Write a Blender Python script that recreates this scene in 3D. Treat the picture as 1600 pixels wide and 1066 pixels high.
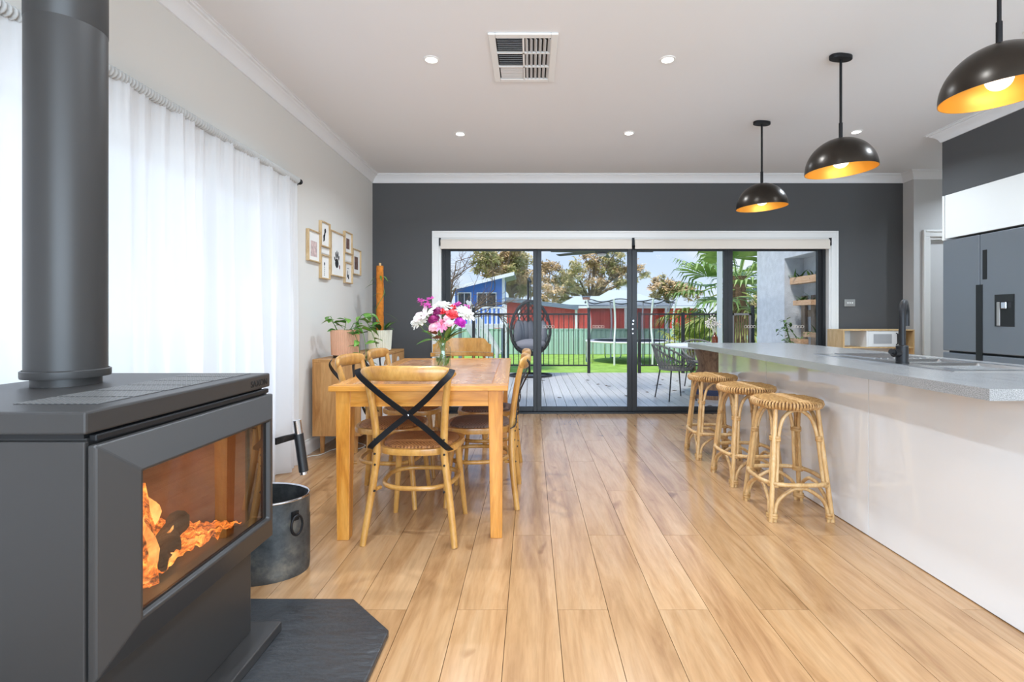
import bpy, math, random
from mathutils import Vector, Matrix, Euler

for o in list(bpy.data.objects):
    bpy.data.objects.remove(o, do_unlink=True)
sc = bpy.context.scene
COL = sc.collection
RNG = random.Random(11)
PI = math.pi
F, VX, VY, HC = 780.0, 830.0, 496.0, 1.14      # focal length, principal point (1600x1066 frame), eye height

# ------------------------------------------------------------------ camera
cd = bpy.data.cameras.new('camera')
cam = bpy.data.objects.new('camera', cd)
COL.objects.link(cam)
cam.location = (0, 0, HC)
cam.rotation_euler = (PI / 2, 0, 0)
cd.sensor_width = 36.0
cd.lens = 36.0 * F / 1600.0
cd.shift_x = -(VX - 800) / 1600.0
cd.shift_y = -(533 - VY) / 1600.0
cd.clip_start = 0.02
cd.clip_end = 500
sc.camera = cam
sc.cycles.transparent_max_bounces = 24

# ------------------------------------------------------------------ view
vs = sc.view_settings
vs.view_transform = 'Standard'
vs.look = 'None'
vs.exposure = 0.12
vs.gamma = 1.0
vs.use_curve_mapping = False


def S(r, g, b):
    f = lambda c: (c / 255.0) / 12.92 if c / 255.0 <= 0.04045 else ((c / 255.0 + 0.055) / 1.055) ** 2.4
    return (f(r), f(g), f(b), 1.0)


# ------------------------------------------------------------------ sky
w = bpy.data.worlds.new('sky')
sc.world = w
w.use_nodes = True
nt = w.node_tree
nt.nodes.clear()
wo = nt.nodes.new('ShaderNodeOutputWorld')
bg = nt.nodes.new('ShaderNodeBackground')
tc = nt.nodes.new('ShaderNodeTexCoord')
sep = nt.nodes.new('ShaderNodeSeparateXYZ')
rp = nt.nodes.new('ShaderNodeValToRGB')
rp.color_ramp.elements[0].position = 0.0
rp.color_ramp.elements[0].color = S(214, 230, 250)
rp.color_ramp.elements[1].position = 0.45
rp.color_ramp.elements[1].color = S(140, 182, 236)
mp = nt.nodes.new('ShaderNodeMapping')
mp.inputs['Scale'].default_value = (3.0, 3.0, 7.0)
nz = nt.nodes.new('ShaderNodeTexNoise')
nz.inputs['Scale'].default_value = 1.3
nz.inputs['Detail'].default_value = 6
cr = nt.nodes.new('ShaderNodeValToRGB')
cr.color_ramp.elements[0].position = 0.54
cr.color_ramp.elements[1].position = 0.74
mx = nt.nodes.new('ShaderNodeMix')
mx.data_type = 'RGBA'
nt.links.new(tc.outputs['Generated'], sep.inputs[0])
nt.links.new(sep.outputs['Z'], rp.inputs[0])
nt.links.new(tc.outputs['Generated'], mp.inputs[0])
nt.links.new(mp.outputs[0], nz.inputs['Vector'])
nt.links.new(nz.outputs['Fac'], cr.inputs[0])
nt.links.new(cr.outputs[0], mx.inputs['Factor'])
nt.links.new(rp.outputs[0], mx.inputs['A'])
mx.inputs['B'].default_value = S(246, 248, 252)
nt.links.new(mx.outputs['Result'], bg.inputs['Color'])
bg.inputs['Strength'].default_value = 1.05
nt.links.new(bg.outputs[0], wo.inputs['Surface'])


# ------------------------------------------------------------------ sun, side window daylight and added rear fill
def lamp(name, kind, loc, rot, energy, color=(1, 1, 1), **kw):
    d = bpy.data.lights.new(name, kind)
    d.energy = energy
    d.color = color
    for k, v in kw.items():
        setattr(d, k, v)
    o = bpy.data.objects.new(name, d)
    COL.objects.link(o)
    o.location = loc
    o.rotation_euler = rot
    return o


lamp('sun', 'SUN', (0, 0, 30), (math.radians(32), 0, math.radians(-42)), 3.6, (1, .96, .9), angle=math.radians(12))
# daylight outside the curtained side window
lamp('side_window_daylight', 'AREA', (-2.55, 1.9, 1.25), (0, math.radians(-90), 0), 20, (.95, .975, 1),
     shape='RECTANGLE', size=1.9, size_y=4.2)
# fill light added at the made-up rear window, behind the photographer
lamp('rear_fill_light', 'AREA', (1.3, -2.36, 1.45), (math.radians(90), 0, 0), 255, (.67, .84, 1),
     shape='RECTANGLE', size=4.6, size_y=1.9)


# ------------------------------------------------------------------ materials
def nodes(name):
    m = bpy.data.materials.new(name)
    m.use_nodes = True
    t = m.node_tree
    return m, t, t.nodes['Principled BSDF']


def coords(t, scale=(1, 1, 1), rand=False, kind='Object'):
    tc = t.nodes.new('ShaderNodeTexCoord')
    mp = t.nodes.new('ShaderNodeMapping')
    mp.inputs['Scale'].default_value = scale
    src = tc.outputs[kind]
    if rand:
        oi = t.nodes.new('ShaderNodeObjectInfo')
        mu = t.nodes.new('ShaderNodeMath')
        mu.operation = 'MULTIPLY'
        mu.inputs[1].default_value = 41.0
        cb = t.nodes.new('ShaderNodeCombineXYZ')
        ad = t.nodes.new('ShaderNodeVectorMath')
        t.links.new(oi.outputs['Random'], mu.inputs[0])
        for i in range(3):
            t.links.new(mu.outputs[0], cb.inputs[i])
        t.links.new(src, ad.inputs[0])
        t.links.new(cb.outputs[0], ad.inputs[1])
        src = ad.outputs[0]
    t.links.new(src, mp.inputs[0])
    return mp.outputs[0]


def noise(t, vec, scale, detail=4, rough=.55, dist=0.0):
    n = t.nodes.new('ShaderNodeTexNoise')
    n.inputs['Scale'].default_value = scale
    n.inputs['Detail'].default_value = detail
    n.inputs['Roughness'].default_value = rough
    n.inputs['Distortion'].default_value = dist
    t.links.new(vec, n.inputs['Vector'])
    return n.outputs['Fac']


def ramp(t, fac, stops):
    r = t.nodes.new('ShaderNodeValToRGB')
    e = r.color_ramp.elements
    while len(e) < len(stops):
        e.new(.5)
    for k, (p, c) in enumerate(stops):
        e[k].position = p
        e[k].color = c
    t.links.new(fac, r.inputs[0])
    return r.outputs[0]


def add_bump(t, p, fac, strength, dist=.01):
    b = t.nodes.new('ShaderNodeBump')
    b.inputs['Strength'].default_value = strength
    b.inputs['Distance'].default_value = dist
    t.links.new(fac, b.inputs['Height'])
    t.links.new(b.outputs[0], p.inputs['Normal'])


def pbr(name, col, rough=.5, metal=0.0, spec=.5, var=None, bump=None, scale=(1, 1, 1), rand=False, emit=None, coat=0):
    m, t, p = nodes(name)
    p.inputs['Base Color'].default_value = col
    p.inputs['Roughness'].default_value = rough
    p.inputs['Metallic'].default_value = metal
    p.inputs['Specular IOR Level'].default_value = spec
    if coat:
        p.inputs['Coat Weight'].default_value = coat
        p.inputs['Coat Roughness'].default_value = .03
    if var or bump:
        vec = coords(t, scale, rand)
    if var:
        sc_, amt = var
        a = tuple(max(0, c * (1 - amt)) for c in col[:3]) + (1,)
        b = tuple(min(1, c * (1 + amt)) for c in col[:3]) + (1,)
        t.links.new(ramp(t, noise(t, vec, sc_), [(.3, a), (.7, b)]), p.inputs['Base Color'])
    if bump:
        add_bump(t, p, noise(t, vec, bump[0], 5), bump[1], bump[2] if len(bump) > 2 else .01)
    if emit:
        p.inputs['Emission Color'].default_value = emit[0]
        p.inputs['Emission Strength'].default_value = emit[1]
    return m


def wood(name, dark, mid, light, stretch=(12, 1, 12), scale=2.2, rough=.4, tint=.12, knots=True, coat=0, bump=.08):
    """grain runs along the axis with the smallest stretch"""
    m, t, p = nodes(name)
    vec = coords(t, stretch, True)
    f1 = noise(t, vec, scale, 6, .6, 1.2)
    c1 = ramp(t, f1, [(.28, dark), (.5, mid), (.72, light)])
    f2 = noise(t, vec, scale * 7, 3, .6)
    mixn = t.nodes.new('ShaderNodeMix')
    mixn.data_type = 'RGBA'
    mixn.blend_type = 'MULTIPLY'
    mixn.inputs['Factor'].default_value = .5
    c2 = ramp(t, f2, [(.3, (.72, .70, .66, 1)), (.6, (1, 1, 1, 1))])
    t.links.new(c1, mixn.inputs['A'])
    t.links.new(c2, mixn.inputs['B'])
    out = mixn.outputs['Result']
    if knots:
        v2 = coords(t, tuple(max(1, s ** .45) for s in stretch), True)
        f3 = noise(t, v2, 3.2, 2, .5, .4)
        k = ramp(t, f3, [(.22, (.45, .33, .24, 1)), (.31, (1, 1, 1, 1))])
        mk = t.nodes.new('ShaderNodeMix')
        mk.data_type = 'RGBA'
        mk.blend_type = 'MULTIPLY'
        mk.inputs['Factor'].default_value = .8
        t.links.new(out, mk.inputs['A'])
        t.links.new(k, mk.inputs['B'])
        out = mk.outputs['Result']
    oi = t.nodes.new('ShaderNodeObjectInfo')
    mr = t.nodes.new('ShaderNodeMapRange')
    mr.inputs['To Min'].default_value = 1 - tint
    mr.inputs['To Max'].default_value = 1 + tint
    t.links.new(oi.outputs['Random'], mr.inputs['Value'])
    hs = t.nodes.new('ShaderNodeHueSaturation')
    t.links.new(mr.outputs[0], hs.inputs['Value'])
    t.links.new(out, hs.inputs['Color'])
    t.links.new(hs.outputs[0], p.inputs['Base Color'])
    p.inputs['Roughness'].default_value = rough
    if coat:
        p.inputs['Coat Weight'].default_value = coat
        p.inputs['Coat Roughness'].default_value = .12
    if bump:
        add_bump(t, p, f2, bump, .004)
    return m


def glass(name, tint=(1, 1, 1, 1), refl=.0, rough=0.0, gain=1.0):
    m = bpy.data.materials.new(name)
    m.use_nodes = True
    t = m.node_tree
    t.nodes.clear()
    out = t.nodes.new('ShaderNodeOutputMaterial')
    tr = t.nodes.new('ShaderNodeBsdfTransparent')
    tr.inputs[0].default_value = tint
    gl = t.nodes.new('ShaderNodeBsdfGlossy')
    gl.inputs['Roughness'].default_value = rough
    lw = t.nodes.new('ShaderNodeFresnel')
    lw.inputs['IOR'].default_value = 1.45
    mr = t.nodes.new('ShaderNodeMath')
    mr.operation = 'MULTIPLY_ADD'
    mr.inputs[1].default_value = gain
    mr.inputs[2].default_value = refl
    mr.use_clamp = True
    t.links.new(lw.outputs[0], mr.inputs[0])
    mix = t.nodes.new('ShaderNodeMixShader')
    ge = t.nodes.new('ShaderNodeNewGeometry')
    inv = t.nodes.new('ShaderNodeMath')
    inv.operation = 'SUBTRACT'
    inv.inputs[0].default_value = 1.0
    t.links.new(ge.outputs['Backfacing'], inv.inputs[1])
    mu = t.nodes.new('ShaderNodeMath')
    mu.operation = 'MULTIPLY'
    t.links.new(mr.outputs[0], mu.inputs[0])
    t.links.new(inv.outputs[0], mu.inputs[1])
    t.links.new(mu.outputs[0], mix.inputs[0])
    t.links.new(tr.outputs[0], mix.inputs[1])
    t.links.new(gl.outputs[0], mix.inputs[2])
    t.links.new(mix.outputs[0], out.inputs[0])
    return m


def emission(name, col, strength):
    m = bpy.data.materials.new(name)
    m.use_nodes = True
    t = m.node_tree
    t.nodes.clear()
    out = t.nodes.new('ShaderNodeOutputMaterial')
    e = t.nodes.new('ShaderNodeEmission')
    e.inputs[0].default_value = col
    e.inputs[1].default_value = strength
    t.links.new(e.outputs[0], out.inputs[0])
    return m


def sheer(name, col, transp, transl=.6):
    m = bpy.data.materials.new(name)
    m.use_nodes = True
    t = m.node_tree
    t.nodes.clear()
    out = t.nodes.new('ShaderNodeOutputMaterial')
    df = t.nodes.new('ShaderNodeBsdfDiffuse')
    df.inputs[0].default_value = col
    tl = t.nodes.new('ShaderNodeBsdfTranslucent')
    tl.inputs[0].default_value = col
    tr = t.nodes.new('ShaderNodeBsdfTransparent')
    a = t.nodes.new('ShaderNodeMixShader')
    a.inputs[0].default_value = transl
    b = t.nodes.new('ShaderNodeMixShader')
    b.inputs[0].default_value = transp
    t.links.new(df.outputs[0], a.inputs[1])
    t.links.new(tl.outputs[0], a.inputs[2])
    t.links.new(a.outputs[0], b.inputs[1])
    t.links.new(tr.outputs[0], b.inputs[2])
    t.links.new(b.outputs[0], out.inputs[0])
    return m


def leafy(name, c1, c2, scale=3.0, rough=.5):
    m, t, p = nodes(name)
    vec = coords(t, (1, 1, 1), True)
    t.links.new(ramp(t, noise(t, vec, scale, 3), [(.35, c1), (.65, c2)]), p.inputs['Base Color'])
    p.inputs['Roughness'].default_value = rough
    return m


M = {}
M['wall_light'] = pbr('pale grey paint', S(222, 219, 213), .85, bump=(180, .05, .002))
M['wall_dark'] = pbr('charcoal paint', S(82, 82, 83), .75, bump=(180, .06, .002))
M['wall_grey'] = pbr('mid grey paint', S(205, 204, 203), .85)
M['ceiling'] = pbr('ceiling paint', S(232, 232, 233), .9)
M['trim'] = pbr('white gloss trim', S(235, 234, 231), .35)
M['render'] = pbr('blue grey render', S(212, 216, 221), .9, var=(9, .10), bump=(60, .5, .01))
M['floor'] = wood('oak laminate', S(152, 110, 72), S(182, 140, 98), S(194, 156, 116), (6, .6, 6), 1.6, .22, .06, True, .35, .04)
M['subfloor'] = pbr('dark joint', S(110, 80, 55), .9)
M['pine'] = wood('honey pine', S(176, 104, 34), S(208, 138, 54), S(224, 160, 78), (9, 9, .9), 2.2, .32, .08, True, .3)
M['pine_x'] = wood('honey pine across', S(178, 106, 36), S(210, 140, 56), S(226, 162, 80), (.9, 9, 9), 2.2, .3, .08, True, .35)
M['pine_y'] = wood('honey pine along', S(188, 116, 50), S(216, 150, 78), S(230, 172, 104), (9, .9, 9), 2.2, .22, .08, True, .45)
M['parquet'] = wood('worn parquet', S(170, 112, 74), S(204, 148, 104), S(226, 180, 138), (7, 1.2, 7), 2.6, .22, .16, True, .45)
M['bent'] = wood('bentwood beech', S(172, 116, 52), S(198, 144, 72), S(212, 162, 92), (5, 5, 2), 2.4, .34, .05, False, .3, .03)
M['cane'] = None
M['black_metal'] = pbr('black strap iron', S(38, 38, 40), .45, .6)
M['rattan'] = wood('rattan cane', S(182, 136, 84), S(212, 170, 114), S(228, 194, 146), (6, 6, 2), 3, .4, .06, False, .2, .05)
M['rattan_wrap'] = wood('rattan binding', S(164, 118, 66), S(194, 150, 94), S(212, 172, 118), (3, 3, 20), 3, .45, .06, False, 0, .1)
M['rattan_seat'] = wood('woven rattan', S(150, 104, 56), S(200, 152, 94), S(226, 184, 128), (4, 30, 4), 3, .5, .08, False, .1, .2)
M['seat_gap'] = pbr('dark weave gap', S(104, 68, 36), .8)
M['stove'] = pbr('charcoal stove enamel', S(62, 60, 59), .42, .3, bump=(420, .10, .001))
M['grille'] = pbr('lighter grille enamel', S(122, 120, 118), .4, .3)  # lighter than the stove body so the bars stand out
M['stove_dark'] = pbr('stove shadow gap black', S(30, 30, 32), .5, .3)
M['slate'] = pbr('black slate', S(50, 51, 53), .36, bump=(11, .7, .012), scale=(1, 2.2, 1))
M['chrome'] = pbr('chrome', S(205, 205, 208), .15, 1.0)
M['black_plastic'] = pbr('black plastic', S(24, 24, 26), .4)
M['zinc'] = None
M['white_gloss'] = pbr('white gloss panel', S(238, 238, 238), .05, spec=.6, coat=1.0)
M['white'] = pbr('white satin', S(236, 235, 232), .4)
M['fridge'] = pbr('dark stainless', S(122, 127, 134), .38, .35, bump=(90, .04, .001), scale=(1, 40, 1))
M['steel'] = pbr('brushed steel', S(196, 196, 196), .24, 1.0)
M['alu'] = pbr('charcoal aluminium', S(48, 49, 51), .4, .4)
M['blind'] = pbr('cream blind fabric', S(226, 215, 202), .8)
M['pane'] = glass('window glass', (1, 1, 1, 1), 0, 0, .12)
M['oven_glass'] = glass('stove glass', (.86, .80, .74, 1), .10, 0, 1.0)
M['jar_glass'] = glass('clear jar glass', (.88, .91, .90, 1), .07)
M['brass'] = pbr('brass gold lining', S(226, 168, 70), .38, .55, spec=.4)
M['bronze'] = pbr('dark bronze shade', S(58, 52, 46), .3, .8, var=(6, .2))
M['oak'] = wood('sideboard oak', S(170, 116, 60), S(198, 145, 86), S(212, 166, 108), (8, 8, .8), 2, .45, .05, True)
M['peach'] = pbr('peach clay pot', S(222, 170, 138), .8, var=(8, .07))
M['cream_pot'] = pbr('cream ribbed pot', S(228, 226, 208), .5)
M['soil'] = pbr('potting soil', S(52, 40, 30), 1, bump=(60, .6))
M['leaf'] = leafy('pothos leaf', S(52, 98, 36), S(112, 156, 62), 9, .35)
M['leaf_dark'] = leafy('dark leaf', S(46, 80, 36), S(92, 122, 50), 9, .4)
M['stem'] = pbr('green stem', S(96, 130, 60), .5)
M['moss'] = pbr('coir pole', S(204, 122, 40), .95, var=(30, .2), bump=(70, .9, .01))
M['frame_wood'] = wood('light frame wood', S(190, 156, 110), S(210, 180, 136), S(224, 198, 158), (8, 8, 2), 3, .5, .04, False)
M['paper'] = pbr('white paper', S(240, 238, 234), .9)
M['ink'] = pbr('black ink', S(40, 40, 44), .9)
M['maroon'] = pbr('maroon ink', S(110, 40, 50), .9)
M['pink_ink'] = pbr('pink photo print', S(206, 182, 178), .9, var=(40, .3))
M['photo_ink'] = pbr('sepia photo print', S(110, 84, 76), .9, var=(40, .5))
M['cord'] = pbr('white cord', S(225, 222, 215), .5)
M['deck'] = wood('grey composite deck', S(200, 196, 192), S(218, 214, 210), S(230, 227, 223), (20, .8, 20), 2, .3, .06, False, .2, .05)
M['fence_black'] = pbr('black fence paint', S(34, 33, 34), .5)
M['lawn'] = None
M['green_steel'] = pbr('pale green fence steel', S(176, 202, 192), .55)
M['red_steel'] = pbr('red shed steel', S(210, 78, 66), .55)
M['grey_roof'] = pbr('blue grey roof steel', S(118, 130, 148), .5)
M['pale_roof'] = pbr('pale roof steel', S(196, 206, 204), .6)
M['brick'] = pbr('chimney brick', S(150, 110, 92), .9)
M['blue_paint'] = pbr('blue weatherboard paint', S(76, 128, 210), .6)
M['fence_white'] = pbr('white outdoor paint', S(236, 238, 240), .6)
M['dark_glass'] = pbr('dark window glass', S(74, 78, 84), .12)
M['bark'] = pbr('bark', S(116, 98, 82), .9, var=(12, .3))
M['gum'] = leafy('olive gum leaves', S(140, 140, 78), S(208, 188, 138), .9, .7)
M['gum2'] = leafy('brownish gum leaves', S(158, 132, 88), S(222, 190, 146), .9, .7)
M['palm_leaf'] = leafy('palm frond', S(94, 132, 62), S(176, 196, 122), 2.0, .45)
M['palm_old'] = leafy('older palm frond', S(96, 112, 52), S(186, 190, 110), 2.0, .5)
M['shrub'] = leafy('yellow green shrub', S(110, 130, 40), S(214, 206, 84), 3, .6)
M['palm_bark'] = pbr('palm fibre', S(112, 88, 64), .95, var=(18, .35), bump=(40, .9, .02))
M['wicker'] = pbr('charcoal wicker', S(40, 38, 38), .55)
M['cushion'] = pbr('grey outdoor cushion', S(122, 122, 128), .9, bump=(30, .3))
M['rope'] = pbr('grey rope', S(124, 121, 117), .8)
M['log'] = wood('weathered timber', S(104, 72, 48), S(142, 104, 74), S(170, 132, 98), (7, 7, 1.2), 3, .6, .05, True)
M['amber'] = pbr('amber bottle glass', S(96, 44, 22), .12)
M['dried'] = pbr('dried white flowers', S(226, 216, 206), .9)
M['planter'] = wood('fresh pine planter', S(206, 160, 122), S(226, 184, 146), S(236, 200, 166), (9, 1, 9), 3, .6, .06, True)
M['old_timber'] = wood('weathered pallet timber', S(132, 118, 104), S(164, 148, 132), S(186, 170, 154), (8, 8, 1), 3, .8, .05, False)
M['mesh_net'] = glass('net', (.62, .62, .65, 1), 0, 0, .1)
M['tramp_white'] = pbr('white padded steel', S(232, 234, 236), .5)
M['birch'] = wood('birch ply', S(206, 166, 112), S(222, 186, 134), S(232, 200, 154), (6, 6, 1), 2, .5, .04, False)
M['bulb'] = emission('glowing bulb', (1, .93, .82, 1), 2.2)
M['led'] = emission('downlight led', (1, .98, .94, 1), 14.0)
M['steel_sat'] = pbr('satin nickel plate', S(168, 167, 165), .45, .5)
M['white_plastic'] = pbr('white plastic', S(232, 232, 230), .45)
M['vent_grey'] = pbr('vent plastic', S(214, 214, 214), .5)
M['vent_dark'] = pbr('duct interior', S(30, 30, 32), .9)
M['grey_vent'] = pbr('darker grey blade', S(172, 172, 173), .6)  # darker than the other vent blades
M['char'] = pbr('charred log', S(46, 32, 26), .95, var=(20, .4), bump=(30, .8, .02))
M['fan'] = pbr('dark fan', S(52, 52, 54), .5)
M['firebrick'] = pbr('sooty fire brick', S(120, 92, 74), .95, var=(6, .3), bump=(20, .4, .01))


def make_special():
    # worktop: flecked grey laminate
    m, t, p = nodes('flecked grey worktop')
    v = coords(t, (1, 1, 1))
    f = noise(t, v, 330, 2, .6)
    v2 = coords(t, (4, 1, 4))
    f2 = noise(t, v2, 6, 5, .6)
    a = ramp(t, f, [(.36, S(118, 118, 118)), (.52, S(154, 153, 152)), (.68, S(186, 185, 183))])
    b = ramp(t, f2, [(.3, (.82, .83, .84, 1)), (.7, (1.0, 1.0, 1.0, 1))])
    mxn = t.nodes.new('ShaderNodeMix')
    mxn.data_type = 'RGBA'
    mxn.blend_type = 'MULTIPLY'
    mxn.inputs['Factor'].default_value = .8
    t.links.new(a, mxn.inputs['A'])
    t.links.new(b, mxn.inputs['B'])
    t.links.new(mxn.outputs['Result'], p.inputs['Base Color'])
    p.inputs['Roughness'].default_value = .22
    M['bench'] = m
    # galvanised tub
    m, t, p = nodes('aged zinc')
    v = coords(t, (1, 1, 1))
    t.links.new(ramp(t, noise(t, v, 8, 5, .65), [(.3, S(52, 54, 56)), (.55, S(96, 98, 98)), (.75, S(140, 138, 128))]), p.inputs['Base Color'])
    p.inputs['Metallic'].default_value = .6
    p.inputs['Roughness'].default_value = .42
    M['zinc'] = m
    # woven cane seat (checker-like weave)
    for key, c1, c2 in (('cane', S(120, 70, 34), S(186, 126, 72)), ('cane_grey', S(90, 68, 58), S(150, 122, 106))):
        m, t, p = nodes('woven ' + key)
        v = coords(t, (1, 1, 1))
        ck = t.nodes.new('ShaderNodeTexChecker')
        ck.inputs['Scale'].default_value = 110
        ck.inputs['Color1'].default_value = c1
        ck.inputs['Color2'].default_value = c2
        t.links.new(v, ck.inputs['Vector'])
        mxn = t.nodes.new('ShaderNodeMix')
        mxn.data_type = 'RGBA'
        mxn.blend_type = 'MULTIPLY'
        mxn.inputs['Factor'].default_value = .6
        t.links.new(ck.outputs['Color'], mxn.inputs['A'])
        t.links.new(ramp(t, noise(t, v, 25, 3), [(.3, (.7, .7, .7, 1)), (.7, (1, 1, 1, 1))]), mxn.inputs['B'])
        t.links.new(mxn.outputs['Result'], p.inputs['Base Color'])
        p.inputs['Roughness'].default_value = .6
        add_bump(t, p, ck.outputs['Fac'], .4, .003)
        M[key] = m
    # lawn
    m, t, p = nodes('lawn grass')
    v = coords(t, (1, 1, 1))
    t.links.new(ramp(t, noise(t, v, 3.5, 8, .75), [(.3, S(116, 152, 58)), (.5, S(150, 188, 80)), (.7, S(182, 212, 108))]), p.inputs['Base Color'])
    p.inputs['Roughness'].default_value = .9
    add_bump(t, p, noise(t, v, 40, 3), .6, .03)
    M['lawn'] = m
    # embers: charcoal with glowing cracks
    m, t, p = nodes('glowing embers')
    v = coords(t, (1, 1, 1))
    f = noise(t, v, 24, 6, .75, .8)
    t.links.new(ramp(t, f, [(.3, S(60, 36, 24)), (.7, S(150, 104, 70))]), p.inputs['Base Color'])
    t.links.new(ramp(t, f, [(.40, (.05, .012, .004, 1)), (.52, (.55, .13, .02, 1)), (.62, (1, .42, .08, 1)), (.72, (1, .75, .3, 1))]), p.inputs['Emission Color'])
    p.inputs['Emission Strength'].default_value = 2.6
    p.inputs['Roughness'].default_value = .9
    add_bump(t, p, f, 1.0, .02)
    M['ember'] = m
    # flames
    m = bpy.data.materials.new('flame')
    m.use_nodes = True
    t = m.node_tree
    t.nodes.clear()
    out = t.nodes.new('ShaderNodeOutputMaterial')
    v = coords(t, (1, 1, 1))
    f = noise(t, v, 14, 3, .6)
    e = t.nodes.new('ShaderNodeEmission')
    t.links.new(ramp(t, f, [(.3, (1, .20, .03, 1)), (.7, (1, .62, .2, 1))]), e.inputs[0])
    e.inputs[1].default_value = 2.2
    tr = t.nodes.new('ShaderNodeBsdfTransparent')
    mix = t.nodes.new('ShaderNodeMixShader')
    t.links.new(ramp(t, f, [(.35, (.05, .05, .05, 1)), (.65, (.7, .7, .7, 1))]), mix.inputs[0])
    t.links.new(tr.outputs[0], mix.inputs[1])
    t.links.new(e.outputs[0], mix.inputs[2])
    t.links.new(mix.outputs[0], out.inputs[0])
    M['flame'] = m
    M['sheer'] = sheer('white voile', (.88, .88, .89, 1), .10, .5)
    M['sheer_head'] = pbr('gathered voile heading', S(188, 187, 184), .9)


make_special()


# ------------------------------------------------------------------ mesh builder
def lerp(a, b, t):
    return a + (b - a) * t


def smooth_path(pts, n=8, closed=False):
    """Catmull-Rom through pts"""
    P = [Vector(p) for p in pts]
    out = []
    m = len(P)
    segs = m if closed else m - 1
    for i in range(segs):
        if closed:
            p0, p1, p2, p3 = P[(i - 1) % m], P[i], P[(i + 1) % m], P[(i + 2) % m]
        else:
            p0, p1, p2, p3 = P[max(i - 1, 0)], P[i], P[i + 1], P[min(i + 2, m - 1)]
        for k in range(n):
            t = k / n
            out.append(.5 * ((2 * p1) + (p2 - p0) * t + (2 * p0 - 5 * p1 + 4 * p2 - p3) * t * t + (3 * p1 - p0 - 3 * p2 + p3) * t ** 3))
    if not closed:
        out.append(P[-1])
    return out


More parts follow.
